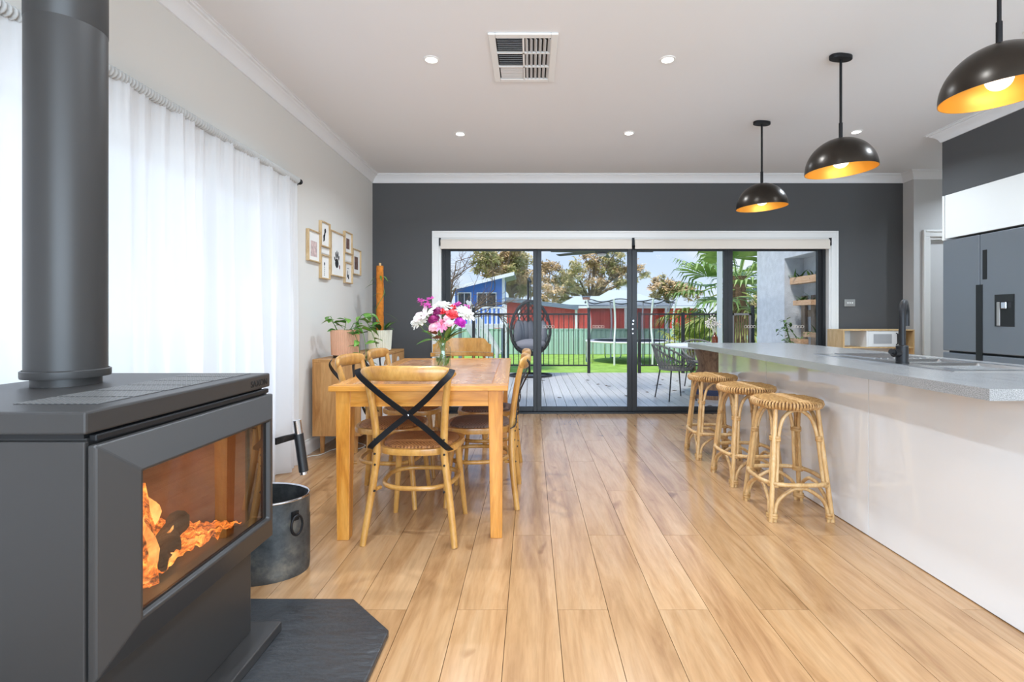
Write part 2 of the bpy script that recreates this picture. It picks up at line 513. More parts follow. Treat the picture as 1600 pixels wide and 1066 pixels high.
class MB:
    def __init__(self, mat=None):
        self.v, self.f = [], []
        self.m = mat or Matrix()

    def add(self, verts, faces):
        b = len(self.v)
        self.v += [tuple(self.m @ Vector(p)) for p in verts]
        self.f += [tuple(b + i for i in f) for f in faces]
        return self

    def box(self, x0, x1, y0, y1, z0, z1):
        return self.add([(x0, y0, z0), (x1, y0, z0), (x1, y1, z0), (x0, y1, z0), (x0, y0, z1), (x1, y0, z1), (x1, y1, z1), (x0, y1, z1)],
                        [(0, 3, 2, 1), (4, 5, 6, 7), (0, 1, 5, 4), (1, 2, 6, 5), (2, 3, 7, 6), (3, 0, 4, 7)])

    def frustum(self, a, za, b, zb):
        (ax0, ax1, ay0, ay1), (bx0, bx1, by0, by1) = a, b
        return self.add([(ax0, ay0, za), (ax1, ay0, za), (ax1, ay1, za), (ax0, ay1, za), (bx0, by0, zb), (bx1, by0, zb), (bx1, by1, zb), (bx0, by1, zb)],
                        [(0, 3, 2, 1), (4, 5, 6, 7), (0, 1, 5, 4), (1, 2, 6, 5), (2, 3, 7, 6), (3, 0, 4, 7)])

    def tube(self, pts, r, n=8, closed=False, caps=True, flat=None):
        """sweep; flat=(w,t,normal) gives a flat strap instead of a round tube"""
        P = [Vector(p) for p in pts]
        m = len(P)
        rad = r if isinstance(r, (list, tuple)) else [r] * m
        T = []
        for i in range(m):
            a = P[(i - 1) % m] if closed or i > 0 else P[i]
            b = P[(i + 1) % m] if closed or i < m - 1 else P[i]
            d = (b - a)
            T.append(d.normalized() if d.length > 1e-9 else Vector((0, 0, 1)))
        up = Vector((0, 0, 1)) if abs(T[0].z) < .9 else Vector((1, 0, 0))
        N = (up - T[0] * up.dot(T[0])).normalized()
        verts, faces = [], []
        for i in range(m):
            N = (N - T[i] * N.dot(T[i]))
            if N.length < 1e-6:
                N = T[i].orthogonal()
            N.normalize()
            B = T[i].cross(N)
            if flat:
                nn = Vector(flat[2])
                nn = (nn - T[i] * nn.dot(T[i])).normalized()
                bb = T[i].cross(nn)
                hw, ht = flat[0] / 2, flat[1] / 2
                for sx, sy in ((1, 1), (-1, 1), (-1, -1), (1, -1)):
                    verts.append(P[i] + bb * hw * sx + nn * ht * sy)
            else:
                for k in range(n):
                    a = 2 * PI * k / n
                    verts.append(P[i] + (N * math.cos(a) + B * math.sin(a)) * rad[i])
        q = 4 if flat else n
        last = m if closed else m - 1
        for i in range(last):
            j = (i + 1) % m
            for k in range(q):
                k2 = (k + 1) % q
                faces.append((i * q + k, i * q + k2, j * q + k2, j * q + k))
        if caps and not closed:
            faces.append(tuple(range(q - 1, -1, -1)))
            faces.append(tuple((m - 1) * q + k for k in range(q)))
        return self.add(verts, faces)

    def lathe(self, prof, n=24, c=(0, 0, 0), sx=1, sy=1, a0=0, a1=2 * PI):
        full = abs(a1 - a0 - 2 * PI) < 1e-6
        cnt = n if full else n + 1
        verts, faces = [], []
        for (r, z) in prof:
            for k in range(cnt):
                a = a0 + (a1 - a0) * k / n
                verts.append((c[0] + r * math.cos(a) * sx, c[1] + r * math.sin(a) * sy, c[2] + z))
        for i in range(len(prof) - 1):
            for k in range(n):
                k2 = (k + 1) % cnt
                faces.append((i * cnt + k, i * cnt + k2, (i + 1) * cnt + k2, (i + 1) * cnt + k))
        return self.add(verts, faces)

    def ball(self, c, rx, ry=None, rz=None, nu=10, nv=7):
        ry = rx if ry is None else ry
        rz = rx if rz is None else rz
        prof = [(max(1e-4, math.sin(PI * i / nv)), -math.cos(PI * i / nv) * rz) for i in range(nv + 1)]
        return self.lathe(prof, nu, c, rx, ry)

    def prism(self, poly, z0, z1):
        n = len(poly)
        verts = [(x, y, z0) for x, y in poly] + [(x, y, z1) for x, y in poly]
        faces = [tuple(range(n - 1, -1, -1)), tuple(range(n, 2 * n))]
        faces += [(i, (i + 1) % n, n + (i + 1) % n, n + i) for i in range(n)]
        return self.add(verts, faces)

    def loft(self, rings, caps=True, closed=True):
        n = len(rings[0])
        verts = [p for r in rings for p in r]
        faces = []
        for i in range(len(rings) - 1):
            for k in range(n if closed else n - 1):
                k2 = (k + 1) % n
                faces.append((i * n + k, i * n + k2, (i + 1) * n + k2, (i + 1) * n + k))
        if caps:
            faces.append(tuple(range(n - 1, -1, -1)))
            faces.append(tuple((len(rings) - 1) * n + k for k in range(n)))
        return self.add(verts, faces)

    def grid(self, fn, nu, nv):
        verts = [fn(i / nu, j / nv) for j in range(nv + 1) for i in range(nu + 1)]
        faces = [(j * (nu + 1) + i, j * (nu + 1) + i + 1, (j + 1) * (nu + 1) + i + 1, (j + 1) * (nu + 1) + i) for j in range(nv) for i in range(nu)]
        return self.add(verts, faces)

    def mesh(self, name, mat, smooth=False):
        me = bpy.data.meshes.new(name)
        me.from_pydata(self.v, [], self.f)
        me.validate()
        if smooth:
            me.shade_smooth()
            me.set_sharp_from_angle(angle=math.radians(smooth if smooth > 1 else 42))
        me.materials.append(mat)
        me.update()
        return me

    def build(self, name, mat, parent=None, smooth=False, bevel=0, loc=None, rot=None, kind=None, label=None, solid=0):
        o = bpy.data.objects.new(name, self.mesh(name, mat, smooth))
        COL.objects.link(o)
        if parent:
            o.parent = parent
        if loc is not None:
            o.location = loc
        if rot is not None:
            o.rotation_euler = rot
        if bevel:
            b = o.modifiers.new('bevel', 'BEVEL')
            b.width = bevel
            b.segments = 2
            b.limit_method = 'ANGLE'
            b.angle_limit = math.radians(40)
        if solid:
            s = o.modifiers.new('solid', 'SOLIDIFY')
            s.thickness = solid
        if kind:
            o['kind'] = kind
        if label:
            o['label'] = label
        return o


def tag(o, label, cat, group=None):
    o['label'] = label
    o['category'] = cat
    if group:
        o['group'] = group
    return o


def thing(name, label, cat, loc=(0, 0, 0), rz=0, group=None):
    o = bpy.data.objects.new(name, None)
    o.empty_display_size = .1
    COL.objects.link(o)
    o.location = loc
    o.rotation_euler = (0, 0, rz)
    return tag(o, label, cat, group)


def struct(name, mb, mat, **kw):
    return mb.build(name, mat, kind='structure', **kw)


def link_copy(src, parent=None, loc=None, rot=None):
    o = src.copy()
    COL.objects.link(o)
    if parent:
        o.parent = parent
    if loc is not None:
        o.location = loc
    if rot is not None:
        o.rotation_euler = rot
    return o


def dup(root, loc, rz, label, group=None):
    kids = [(c, list(c.children)) for c in root.children]
    r = link_copy(root, None, loc, (0, 0, rz))
    r['label'] = label
    if group:
        r['group'] = group
    for c, sub in kids:
        cc = link_copy(c, r)
        for s in sub:
            link_copy(s, cc)
    return r


def at(px, py, Y):
    return Vector(((px - VX) * Y / F, Y, HC - (py - VY) * Y / F))


# ================================================================== ROOM SHELL
WL, WB, CEIL = -1.866, 5.87, 2.81       # left wall, back wall, ceiling
XR, YR = 6.0, -2.4                      # far right, rear wall
# floor: substrate plus planks
sub = struct('floor', MB().box(WL - .1, XR, YR, WB + .06, -.05, -.012), M['subfloor'])
PW, PL, G = .196, 1.333, .0022
plank = MB().box(-PW / 2 + G / 2, PW / 2 - G / 2, -PL / 2 + G / 2, PL / 2 - G / 2, -.012, 0).mesh('plank', M['floor'])
col0 = -10
for c in range(col0, 21):
    x0 = .103 + PW * c
    ybase = 1.946 if c % 2 == 0 else 2.611
    for k in range(-4, 4):
        ya, yb = ybase + PL * k, ybase + PL * (k + 1)
        if yb <= YR + .3 or ya >= WB + .03:
            continue
        xa, xb = max(x0, WL), x0 + PW
        if yb > WB + .03 or xa > x0 or ya < YR:
            yb2, ya2 = min(yb, WB + .03), max(ya, YR)
            if xb - xa < .03:
                continue
            o = MB().box(-(xb - xa) / 2 + G / 2, (xb - xa) / 2 - G / 2, -(yb2 - ya2) / 2 + G / 2, (yb2 - ya2) / 2 - G / 2, -.012, 0).build('plank', M['floor'], sub)
            o.location = ((xa + xb) / 2, (ya2 + yb2) / 2, 0)
            continue
        o = bpy.data.objects.new('plank', plank)
        COL.objects.link(o)
        o.parent = sub
        o.location = ((xa + xb) / 2, (ya + yb) / 2, 0)
struct('ceiling', MB().box(WL - .2, XR, YR - .1, WB + .2, CEIL, CEIL + .15), M['ceiling'])
# left wall with the curtained window opening
wy0, wy1, wz0, wz1 = -.15, 3.72, .32, 2.0
struct('wall_left', MB().box(WL - .2, WL, YR, wy0, -.05, CEIL).box(WL - .2, WL, wy1, WB + .2, -.05, CEIL)
       .box(WL - .2, WL, wy0, wy1, -.05, wz0).box(WL - .2, WL, wy0, wy1, wz1, CEIL), M['wall_light'])
# back wall with the sliding door opening
DX0, DX1, DZ = -1.083, 3.521, 2.073
struct('wall_back', MB().box(WL, DX0, WB, WB + .2, -.05, CEIL).box(DX1, 4.372, WB, WB + .2, -.05, CEIL)
       .box(DX0, DX1, WB, WB + .2, DZ, CEIL), M['wall_dark'])
# pale wall nib at the right with the hall door
HY = 5.706
struct('wall_hall', MB().box(4.372, 4.545, HY, WB + .2, -.05, CEIL).box(5.39, XR, HY, WB + .2, -.05, CEIL).box(4.545, 5.39, HY, WB + .2, 2.06, CEIL), M['wall_grey'])
struct('wall_right', MB().box(XR, XR + .1, 4.3, WB + .2, -.05, CEIL).box(4.42, XR, 4.3, 4.4, -.05, CEIL).box(4.42, 4.52, YR, 4.3, -.05, CEIL), M['wall_light'])
# unseen rear wall behind the camera; its window is added for the fill light
struct('wall_rear', MB().box(WL - .1, -1.1, YR - .1, YR, -.05, CEIL).box(3.7, XR, YR - .1, YR, -.05, CEIL)
       .box(-1.1, 3.7, YR - .1, YR, -.05, .45).box(-1.1, 3.7, YR - .1, YR, 2.45, CEIL), M['wall_light'])
wn = struct('window_added', MB().box(-1.1, -1.04, YR - .08, YR, .45, 2.45).box(3.64, 3.7, YR - .08, YR, .45, 2.45).box(-1.04, 3.64, YR - .08, YR, .45, .51)
            .box(-1.04, 3.64, YR - .08, YR, 2.39, 2.45), M['alu'])
for xm in (.5, 2.1):
    MB().box(xm - .025, xm + .025, YR - .08, YR, .51, 2.39).build('mullion', M['alu'], wn)

PROF = [(0, -.092), (.010, -.092), (.013, -.082), (.022, -.062), (.040, -.040), (.062, -.026), (.066, -.018), (.080, -.016), (.083, -.007), (.093, -.006), (.093, 0), (0, 0)]


def cornice(name, p0, p1, inward, k0=0, k1=0):
    p0, p1, nrm = Vector(p0), Vector(p1), Vector(inward)
    d = (p1 - p0).normalized()
    rings = []
    for p, k, s in ((p0, k0, -1), (p1, k1, 1)):
        rings.append([tuple(Vector((p.x, p.y, CEIL)) + nrm * a + d * (s * k * a) + Vector((0, 0, b))) for a, b in PROF])
    return struct(name, MB().loft(rings), M['ceiling'], smooth=25)


BX = 3.71           # kitchen bulkhead face
BY = 4.506          # its far end
cornice('trim_1', (WL, YR, 0), (WL, WB, 0), (1, 0, 0), 0, -1)
cornice('trim_2', (WL, WB, 0), (4.372, WB, 0), (0, -1, 0), -1, -1)
cornice('trim_3', (4.372, WB, 0), (4.372, HY, 0), (-1, 0, 0), -1, 1)
cornice('trim_4', (4.372, HY, 0), (XR, HY, 0), (0, -1, 0), 1, 0)
cornice('trim_5', (BX, YR, 0), (BX, BY, 0), (-1, 0, 0), 0, 1)
cornice('trim_6', (BX, BY, 0), (4.4, BY, 0), (0, 1, 0), 1, 0)
# kitchen bulkhead
struct('wall_bulkhead', MB().box(BX, 4.42, YR, BY, 2.234, CEIL), M['wall_dark'])
# baseboards
bb = [(0, 0), (.016, 0), (.016, .085), (.012, .098), (.008, .105), (.008, .118), (0, .122)]


def baseboard(name, p0, p1, inward):
    p0, p1, nrm = Vector(p0), Vector(p1), Vector(inward)
    rings = [[tuple(p + nrm * a + Vector((0, 0, b))) for a, b in bb] for p in (p0, p1)]
    struct(name, MB().loft(rings), M['trim'])


baseboard('baseboard_left', (WL, YR, 0), (WL, WB, 0), (1, 0, 0))
baseboard('baseboard_back_left', (WL, WB, 0), (DX0 - .085, WB, 0), (0, -1, 0))
baseboard('baseboard_back_right', (DX1 + .085, WB, 0), (4.372, WB, 0), (0, -1, 0))

# side window behind the curtain
w1 = struct('window_1', MB().box(WL - .14, WL - .06, wy0, wy0 + .05, wz0, wz1).box(WL - .14, WL - .06, wy1 - .05, wy1, wz0, wz1)
            .box(WL - .14, WL - .06, wy0 + .05, wy1 - .05, wz0, wz0 + .06).box(WL - .14, WL - .06, wy0 + .05, wy1 - .05, wz1 - .05, wz1), M['alu'])
for ym in (.95, 2.1, 3.05):
    MB().box(WL - .13, WL - .07, ym - .022, ym + .022, wz0 + .06, wz1 - .05).build('mullion', M['alu'], w1)
ys = [wy0 + .05, .95, 2.1, 3.05, wy1 - .05]
for a, b in zip(ys[:-1], ys[1:]):
    MB().box(WL - .102, WL - .098, a + .02, b - .02, wz0 + .06, wz1 - .05).build('pane', M['pane'], w1)
MB().box(WL - .02, WL + .02, wy0 - .03, wy1 + .03, wz0 - .03, wz0).build('window_sill', M['trim'], w1)

# ------------------------------------------------------------------ sliding glass door
tr = struct('trim_7', MB(), M['trim']) if False else None


def architrave(name, x0, x1, ztop, y, width, proud=.018):
    rings = []
    o = x0 - width, x1 + width, ztop + width
    mb = MB()
    mb.box(o[0], x0, y - proud, y, 0, ztop)
    mb.box(x1, o[1], y - proud, y, 0, ztop)
    mb.box(o[0], o[1], y - proud, y, ztop, o[2])
    # raised outer bead
    mb.box(o[0], o[0] + width * .3, y - proud - .008, y - proud, 0, o[2])
    mb.box(o[1] - width * .3, o[1], y - proud - .008, y - proud, 0, o[2])
    mb.box(o[0] + width * .3, o[1] - width * .3, y - proud - .008, y - proud, o[2] - width * .3, o[2])
    return struct(name, mb, M['trim'], bevel=.004)


architrave('trim_7', DX0, DX1, DZ, WB, .08)
struct('trim_8', MB().box(DX0 - .001, DX0 + .022, WB - .002, WB + .1, 0, DZ - .02).box(DX1 - .022, DX1 + .001, WB - .002, WB + .1, 0, DZ - .02)
       .box(DX0 + .022, DX1 - .022, WB - .002, WB + .1, DZ - .02, DZ + .001), M['trim'])
door = struct('door_1', MB().box(DX0 + .022, DX0 + .06, WB + .06, WB + .16, 0, DZ - .02).box(DX1 - .06, DX1 - .022, WB + .06, WB + .16, 0, DZ - .02)
              .box(DX0 + .06, DX1 - .06, WB + .06, WB + .16, DZ - .08, DZ - .02).box(DX0 + .022, DX1 - .022, WB + .025, WB + .16, -.012, .018), M['alu'])
DY = 5.965
dk = DY / F
edges = [(692, 704, 833, 839), (839, 846, 980, 987), (987, 995, 1130, 1137), (1137, 1144, 1276, 1288)]
for i, (a, b, c, d) in enumerate(edges):
    A, B, C_, D = [(q - VX) * dk for q in (a, b, c, d)]
    y0, y1 = DY - .02, DY + .02
    fr = MB().box(A, B, y0, y1, .02, 2.0).box(C_, D, y0, y1, .02, 2.0).box(B, C_, y0, y1, .02, .075).box(B, C_, y0, y1, 1.93, 2.0).build('sash', M['alu'], door, bevel=.003)
    MB().box(B - .004, C_ + .004, DY - .003, DY + .003, .07, 1.935).build('pane', M['pane'], fr)
    for q in range(4):
        cx = {0: None, 1: (850, 928), 2: None, 3: (1165, 1240)}[i]
        if cx:
            for base in cx:
                p = at(base + q * 4.6, 510.5, DY - .006)
                ring = [(p.x + .016 * math.cos(s), DY - .006, p.z + .016 * math.sin(s)) for s in [2 * PI * z / 14 for z in range(14)]]
                MB().tube(ring, .0022, 5, True).build('ring_decal', M['blind'], fr)
lk = (988 - VX) * dk
MB().box(lk - .02, lk + .02, DY - .03, DY - .02, .92, 1.14).build('lock_plate', M['alu'], door)
for zz in (.95, 1.0, 1.06, 1.1):
    MB().box(lk - .008 + (zz * 37 % 1) * .012, lk + .004 + (zz * 37 % 1) * .012, DY - .034, DY - .03, zz - .008, zz + .008).build('lock_cylinder', M['chrome'], door)

# roller blinds
for nm, xa, xb, lab in (('roller_blind', 687.5, 988, 'rolled-up cream roller blind over the left half of the sliding door'),
                        ('roller_blind', 990, 1296.5, 'rolled-up cream roller blind over the right half of the sliding door')):
    X0, X1 = (xa - VX) * 5.86 / F, (xb - VX) * 5.86 / F
    b = thing(nm, lab, 'blind', (X0, 5.868, 2.01), 0, 'cream roller blinds')
    L = X1 - X0
    MB(Matrix.Rotation(PI / 2, 4, 'Y')).lathe([(.001, 0.01), (.036, 0.01), (.036, L - .01), (.001, L - .01)], 20).build('fabric_roll', M['blind'], b, smooth=True, loc=(0, 0, .015))
    MB().box(.012, L - .012, -.036, -.030, -.055, .015).build('fabric_drop', M['blind'], b)
    MB().box(.01, L - .01, -.042, -.024, -.07, -.052).build('bottom_rail', M['blind'], b, bevel=.004)
    for s in (0, L):
        MB().box(s - .004, s + .004, -.04, .03, -.03, .06).build('bracket', M['alu'], b)

# hall door at the right
architrave('trim_9', 4.545, 5.39, 2.06, HY, .077)
d2 = struct('door_2', MB().box(4.545, 5.39, HY + .04, HY + .08, 0, 2.06), M['wall_grey'])
MB().box(4.545, 4.565, HY, HY + .06, 0, 2.06).box(5.37, 5.39, HY, HY + .06, 0, 2.06).box(4.565, 5.37, HY, HY + .06, 2.03, 2.06).build('door_jamb', M['trim'], d2)

# power outlet on the dark wall
p = at(1327, 473.5, WB)
ot = thing('wall_switch', 'small silver switch plate with three white buttons on the charcoal wall', 'switch', (p.x, WB - .001, p.z))
MB().box(-.062, .062, -.012, 0, -.042, .042).build('plate', M['steel_sat'], ot, bevel=.003)
for q in (-.026, 0, .026):
    MB(Matrix.Translation((q, -.012, 0)) @ Matrix.Rotation(PI / 2, 4, 'X')).lathe([(.009, 0), (.009, .005), (.001, .006)], 14).build('button', M['white_plastic'], ot)

# ------------------------------------------------------------------ ceiling: downlights and vent
DL = [(-.646, 3.232, 'recessed downlight left of the ceiling vent'), (.883, 3.232, 'recessed downlight right of the ceiling vent'),
      (-.646, 4.54, 'recessed downlight above the far end of the dining table'), (.885, 4.52, 'recessed downlight between vent and glass door, right of centre'),
      (2.924, 4.49, 'recessed downlight behind the middle pendant lamp'),  # entries below are out of view, added to light the room
      (-.646, 1.6, 'unseen downlight added above the stove end of the room'), (.883, 1.6, 'unseen downlight added above the open floor by the camera'),
      (2.924, 2.9, 'unseen downlight added in front of the refrigerator'), (2.924, 1.3, 'unseen downlight added over the near kitchen aisle'),
      (5.15, 5.05, 'unseen downlight added in the hall beside the refrigerator'),  # added to brighten the hall wall
      (-.646, -.6, 'unseen downlight added behind the stove end of the room'), (.883, -.6, 'unseen downlight added behind the camera in the centre')]
for x, y, lab in DL:
    d = thing('downlight', lab, 'ceiling light', (x, y, CEIL), 0, 'recessed ceiling downlights')
    MB().lathe([(.036, -.002), (.038, -.006), (.050, -.004), (.052, 0), (.036, 0)], 24).build('trim_ring', M['white'], d, smooth=True)
    MB().lathe([(.0005, -.003), (.036, -.003)], 20).build('lens', M['led'], d)
    lamp('downlight_beam', 'AREA', (x, y, CEIL - .012), (0, 0, 0), 16, (.76, .88, 1), shape='DISK', size=.075, spread=math.radians(140))

vx0, vx1, vy0, vy1 = -.255, .160, 2.922, 3.515
v = thing('ceiling_vent', 'white square-louvred ceiling air vent with six grille sections', 'air vent', ((vx0 + vx1) / 2, (vy0 + vy1) / 2, CEIL))
hw, hl = (vx1 - vx0) / 2, (vy1 - vy0) / 2
b = .042
MB().box(-hw, -hw + b, -hl, hl, -.014, 0).box(hw - b, hw, -hl, hl, -.014, 0).box(-hw + b, hw - b, -hl, -hl + b, -.014, 0).box(-hw + b, hw - b, hl - b, hl, -.014, 0).build('frame', M['white'], v, bevel=.004)
MB().box(-hw + b, hw - b, -hl + b, hl - b, -.0015, 0).build('duct_opening', M['vent_dark'], v)
iw, il = 2 * (hw - b), 2 * (hl - b)
MB().box(-.006, .006, -hl + b, hl - b, -.014, -.002).build('divider', M['white'], v)
for q in (-1, 1):
    MB().box(-hw + b, hw - b, q * il / 6 - .006, q * il / 6 + .006, -.014, -.002).build('divider', M['white'], v)
for r in range(3):
    yc = -hl + b + il * (r + .5) / 3
    for k in range(7):      # blades across, left column
        yy = yc - il / 6 + .012 + k * (il / 3 - .02) / 6.6
        tilt = (-.55, -.55, .2)[r]
        MB(Matrix.Translation((-iw / 4, yy, -.009)) @ Matrix.Rotation(tilt * (-1), 4, 'X')).box(-iw / 4 + .008, iw / 4 - .008, -.0075, .0075, -.001, .001).build('louvre', M['grey_vent'] if r < 2 else M['vent_grey'], v)
    for k in range(6):      # blades along, right column
        xx = .012 + k * (iw / 2 - .012) / 5.6 + .008
        MB(Matrix.Translation((xx, yc, -.009)) @ Matrix.Rotation(.75, 4, 'Y')).box(-.011, .011, -il / 6 + .01, il / 6 - .01, -.001, .001).build('louvre', M['vent_grey'], v)

# ================================================================== WOOD STOVE
h = thing('stove_hearth', 'black slate hearth slab with clipped corner under the wood stove', 'hearth', (-1.15, 1.3, 0))
hp = [(-1.80, .55), (-.507, .55), (-.507, 1.781), (-.704, 1.981), (-1.80, 1.985)]
MB().prism([(x + 1.15, y - 1.3) for x, y in hp], 0, .025).build('slate_slab', M['slate'], h, bevel=.006)

SX, SY = -1.25, 1.41
st = thing('wood_stove', 'charcoal freestanding wood stove with glass door and burning fire', 'stove', (SX, SY, .025))


def lx(x): return x - SX
def ly(y): return y - SY
def lz(z): return z - .025


def sbox(mb, x0, x1, y0, y1, z0, z1):
    return mb.box(lx(x0), lx(x1), ly(y0), ly(y1), lz(z0), lz(z1))


sbox(MB(), -1.50, -.888, 1.04, 1.779, .025, .058).build('base_plate', M['stove'], st, bevel=.004)
sbox(MB(), -1.47, -.965, 1.10, 1.72, .058, .40).build('pedestal', M['stove'], st, bevel=.004)
# body shell: hollow so the fire can be seen
fx0, fx1, fy0, fy1, fz0, fz1 = -1.44, -.935, 1.13, 1.69, .44, .82
mb = MB()
sbox(mb, -1.55, -.945, 1.062, fy0, .40, .882)
sbox(mb, -1.55, -.945, fy1, 1.758, .40, .882)
sbox(mb, -1.55, fx0, fy0, fy1, .40, .882)
sbox(mb, fx0, -.945, fy0, fy1, .40, fz0)
sbox(mb, fx0, -.945, fy0, fy1, fz1, .882)
mb.build('firebox_body', M['stove'], st)
sbox(MB(), -1.545, -.938, 1.048, 1.060, .06, .878).build('side_panel', M['stove'], st, bevel=.003)
sbox(MB(), -1.545, -.938, 1.760, 1.772, .40, .878).build('side_panel', M['stove'], st, bevel=.003)
for a in (fy0 + .002, fy1 - .014):
    sbox(MB(), fx0, -.96, a, a + .012, fz0, fz1).build('firebrick', M['firebrick'], st)
sbox(MB(), fx0, fx0 + .012, fy0 + .016, fy1 - .016, fz0, fz1).build('firebrick', M['firebrick'], st)
# top plate with overhanging front edge
sbox(MB(), -1.57, -.93, 1.042, 1.778, .894, .942).build('top_plate', M['stove'], st, bevel=.005)
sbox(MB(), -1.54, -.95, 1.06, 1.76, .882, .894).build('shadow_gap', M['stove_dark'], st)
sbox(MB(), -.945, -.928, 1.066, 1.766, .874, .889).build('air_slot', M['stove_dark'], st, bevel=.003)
# perforated warming grille, six bands
for k in range(6):
    ya = 1.135 + k * .1045
    mbg = MB()
    g = sbox(MB(), -1.178, -.985, ya, ya + .094, .9415, .9425).build('grille_panel', M['stove_dark'], st)
    for r in range(9):
        yy = ya + .005 + r * .0105
        sbox(mbg, -1.178, -.985, yy, yy + .0045, .9425, .9440)
    for r in range(14):
        xx = -1.178 + r * .0145
        sbox(mbg, xx, xx + .004, ya, ya + .094, .9425, .9438)
    mbg.build('grille_mesh', M['grille'], g)
# door frame: bevelled surround that rises to an inner ridge
oy0, oy1, oz0, oz1 = 1.050, 1.770, .368, .870
iy0, iy1, iz0, iz1 = 1.118, 1.680, .459, .800
gy0, gy1, gz0, gz1 = 1.130, 1.668, .470, .790
rect = lambda x, y0, y1, z0, z1: [(lx(x), ly(y0), lz(z0)), (lx(x), ly(y1), lz(z0)), (lx(x), ly(y1), lz(z1)), (lx(x), ly(y0), lz(z1))]
dr = MB().loft([rect(-.934, gy0, gy1, gz0, gz1), rect(-.934, oy0, oy1, oz0, oz1), rect(-.917, oy0, oy1, oz0, oz1), rect(-.874, iy0, iy1, iz0, iz1), rect(-.874, gy0 - .004, gy1 + .004, gz0 - .004, gz1 + .004),
                rect(-.886, gy0, gy1, gz0, gz1), rect(-.934, gy0, gy1, gz0, gz1)], caps=False).build('door_frame', M['stove'], st, bevel=.004)
sbox(MB(), -.894, -.890, gy0 - .01, gy1 + .01, gz0 - .01, gz1 + .01).build('door_glass', M['oven_glass'], dr)
sbox(MB(), -.8885, -.886, gy1 - .018, gy1, gz0, gz1).build('glass_gasket', M['black_plastic'], dr)
sbox(MB(), -.8885, -.886, gy0, gy1 - .018, gz0, gz0 + .006).build('glass_gasket', M['black_plastic'], dr)
# door handle
hm = MB()
hm.tube(smooth_path([(lx(-.905), ly(1.768), lz(.700)), (lx(-.895), ly(1.80), lz(.700)), (lx(-.865), ly(1.83), lz(.704))], 5), 0, flat=(.024, .006, (1, .6, 0)))
hd = hm.build('handle_bracket', M['black_metal'], dr)
top, bot = Vector((lx(-.862), ly(1.835), lz(.762))), Vector((lx(-.838), ly(1.842), lz(.562)))
MB().tube([top, lerp(top, bot, .25)], .0145, 14).build('handle_cap', M['chrome'], hd, smooth=True)
MB().tube([lerp(top, bot, .25), lerp(top, bot, .95)], .0165, 14).build('handle_grip', M['black_plastic'], hd, smooth=True)
MB().tube([lerp(top, bot, .95), bot], .0135, 14).build('handle_cap', M['chrome'], hd, smooth=True)
# maker's lettering on the top plate edge
cu = bpy.data.curves.new('lettering', 'FONT')
cu.body = 'SAXON'
cu.size = .030
cu.extrude = .0006
tmp = bpy.data.objects.new('lettering_tmp', cu)
COL.objects.link(tmp)
bpy.context.view_layer.update()
me = bpy.data.meshes.new_from_object(tmp.evaluated_get(bpy.context.evaluated_depsgraph_get()))
bpy.data.objects.remove(tmp)
me.materials.clear()
me.materials.append(M['stove_dark'])
lt = bpy.data.objects.new('lettering', me)
COL.objects.link(lt)
lt.parent = st
lt.location = (lx(-.9292), ly(1.655), lz(.906))
lt.rotation_euler = (PI / 2, 0, PI / 2)
# flue
fl = thing('stove_flue', 'tall charcoal steel flue pipe rising from the stove to the ceiling', 'flue', (-1.371, 1.475, .942))
MB().lathe([(.001, 0), (.080, 0), (.080, .028), (.001, .028)], 40).build('spigot', M['stove'], fl, smooth=True)
MB().lathe([(.070, .024), (.1005, .024), (.1015, .030), (.1015, .044), (.0965, .047), (.0965, .044)], 48).build('collar', M['stove'], fl, smooth=True)
MB().lathe([(.0935, .030), (.0935, 1.052)], 56).build('lower_pipe', M['stove'], fl, smooth=True)
MB().lathe([(.0918, 1.045), (.0945, 1.05), (.0945, 1.868)], 56).build('upper_pipe', M['stove'], fl, smooth=True)
MB().lathe([(.094, 1.855), (.15, 1.855), (.15, 1.8675), (.094, 1.8675)], 40).build('ceiling_ring', M['stove'], fl, smooth=True)

# the fire
bed = MB().grid(lambda u, w_: (lerp(-1.425, -.965, u) - SX, lerp(1.15, 1.665, w_) - SY, lz(.455 + .055 * (1 - abs(2 * w_ - 1) ** 2) * (1 - u * .55) + .010 * math.sin(u * 23 + w_ * 17) * math.sin(w_ * 31 - u * 9) + .010 * math.sin(u * 61 + w_ * 13) * math.sin(w_ * 71 + u * 33))), 60, 60)
bed.build('ember_bed', M['ember'], st, smooth=60, kind='stuff')
lrng = random.Random(4)
for k, (p0, p1, r) in enumerate([((-.985, 1.31, .485), (-1.12, 1.58, .50), .032), ((-.985, 1.285, .45), (-1.06, 1.335, .70), .026), ((-1.38, 1.2, .53), (-1.33, 1.63, .56), .045), ((-1.12, 1.40, .51), (-1.34, 1.60, .55), .034)]):
    pts = [lerp(Vector(p0), Vector(p1), t) + Vector((lrng.uniform(-.008, .008), lrng.uniform(-.008, .008), lrng.uniform(-.006, .006))) for t in [q / 6 for q in range(7)]]
    lo = MB().tube([(lx(q.x), ly(q.y), lz(q.z)) for q in pts], [r * lrng.uniform(.85, 1.1) for _ in pts], 10).build('firewood_log', M['char'] if k != 1 else M['ember'])
    lo.location = (SX, SY, .025)
    lo.data.shade_smooth()
    tag(lo, ['charred log lying diagonally across the embers', 'glowing log standing upright at the near side of the fire', 'charred log lying along the back of the firebox', 'short charred log lying deep in the embers'][k], 'log', 'burning logs in the stove')
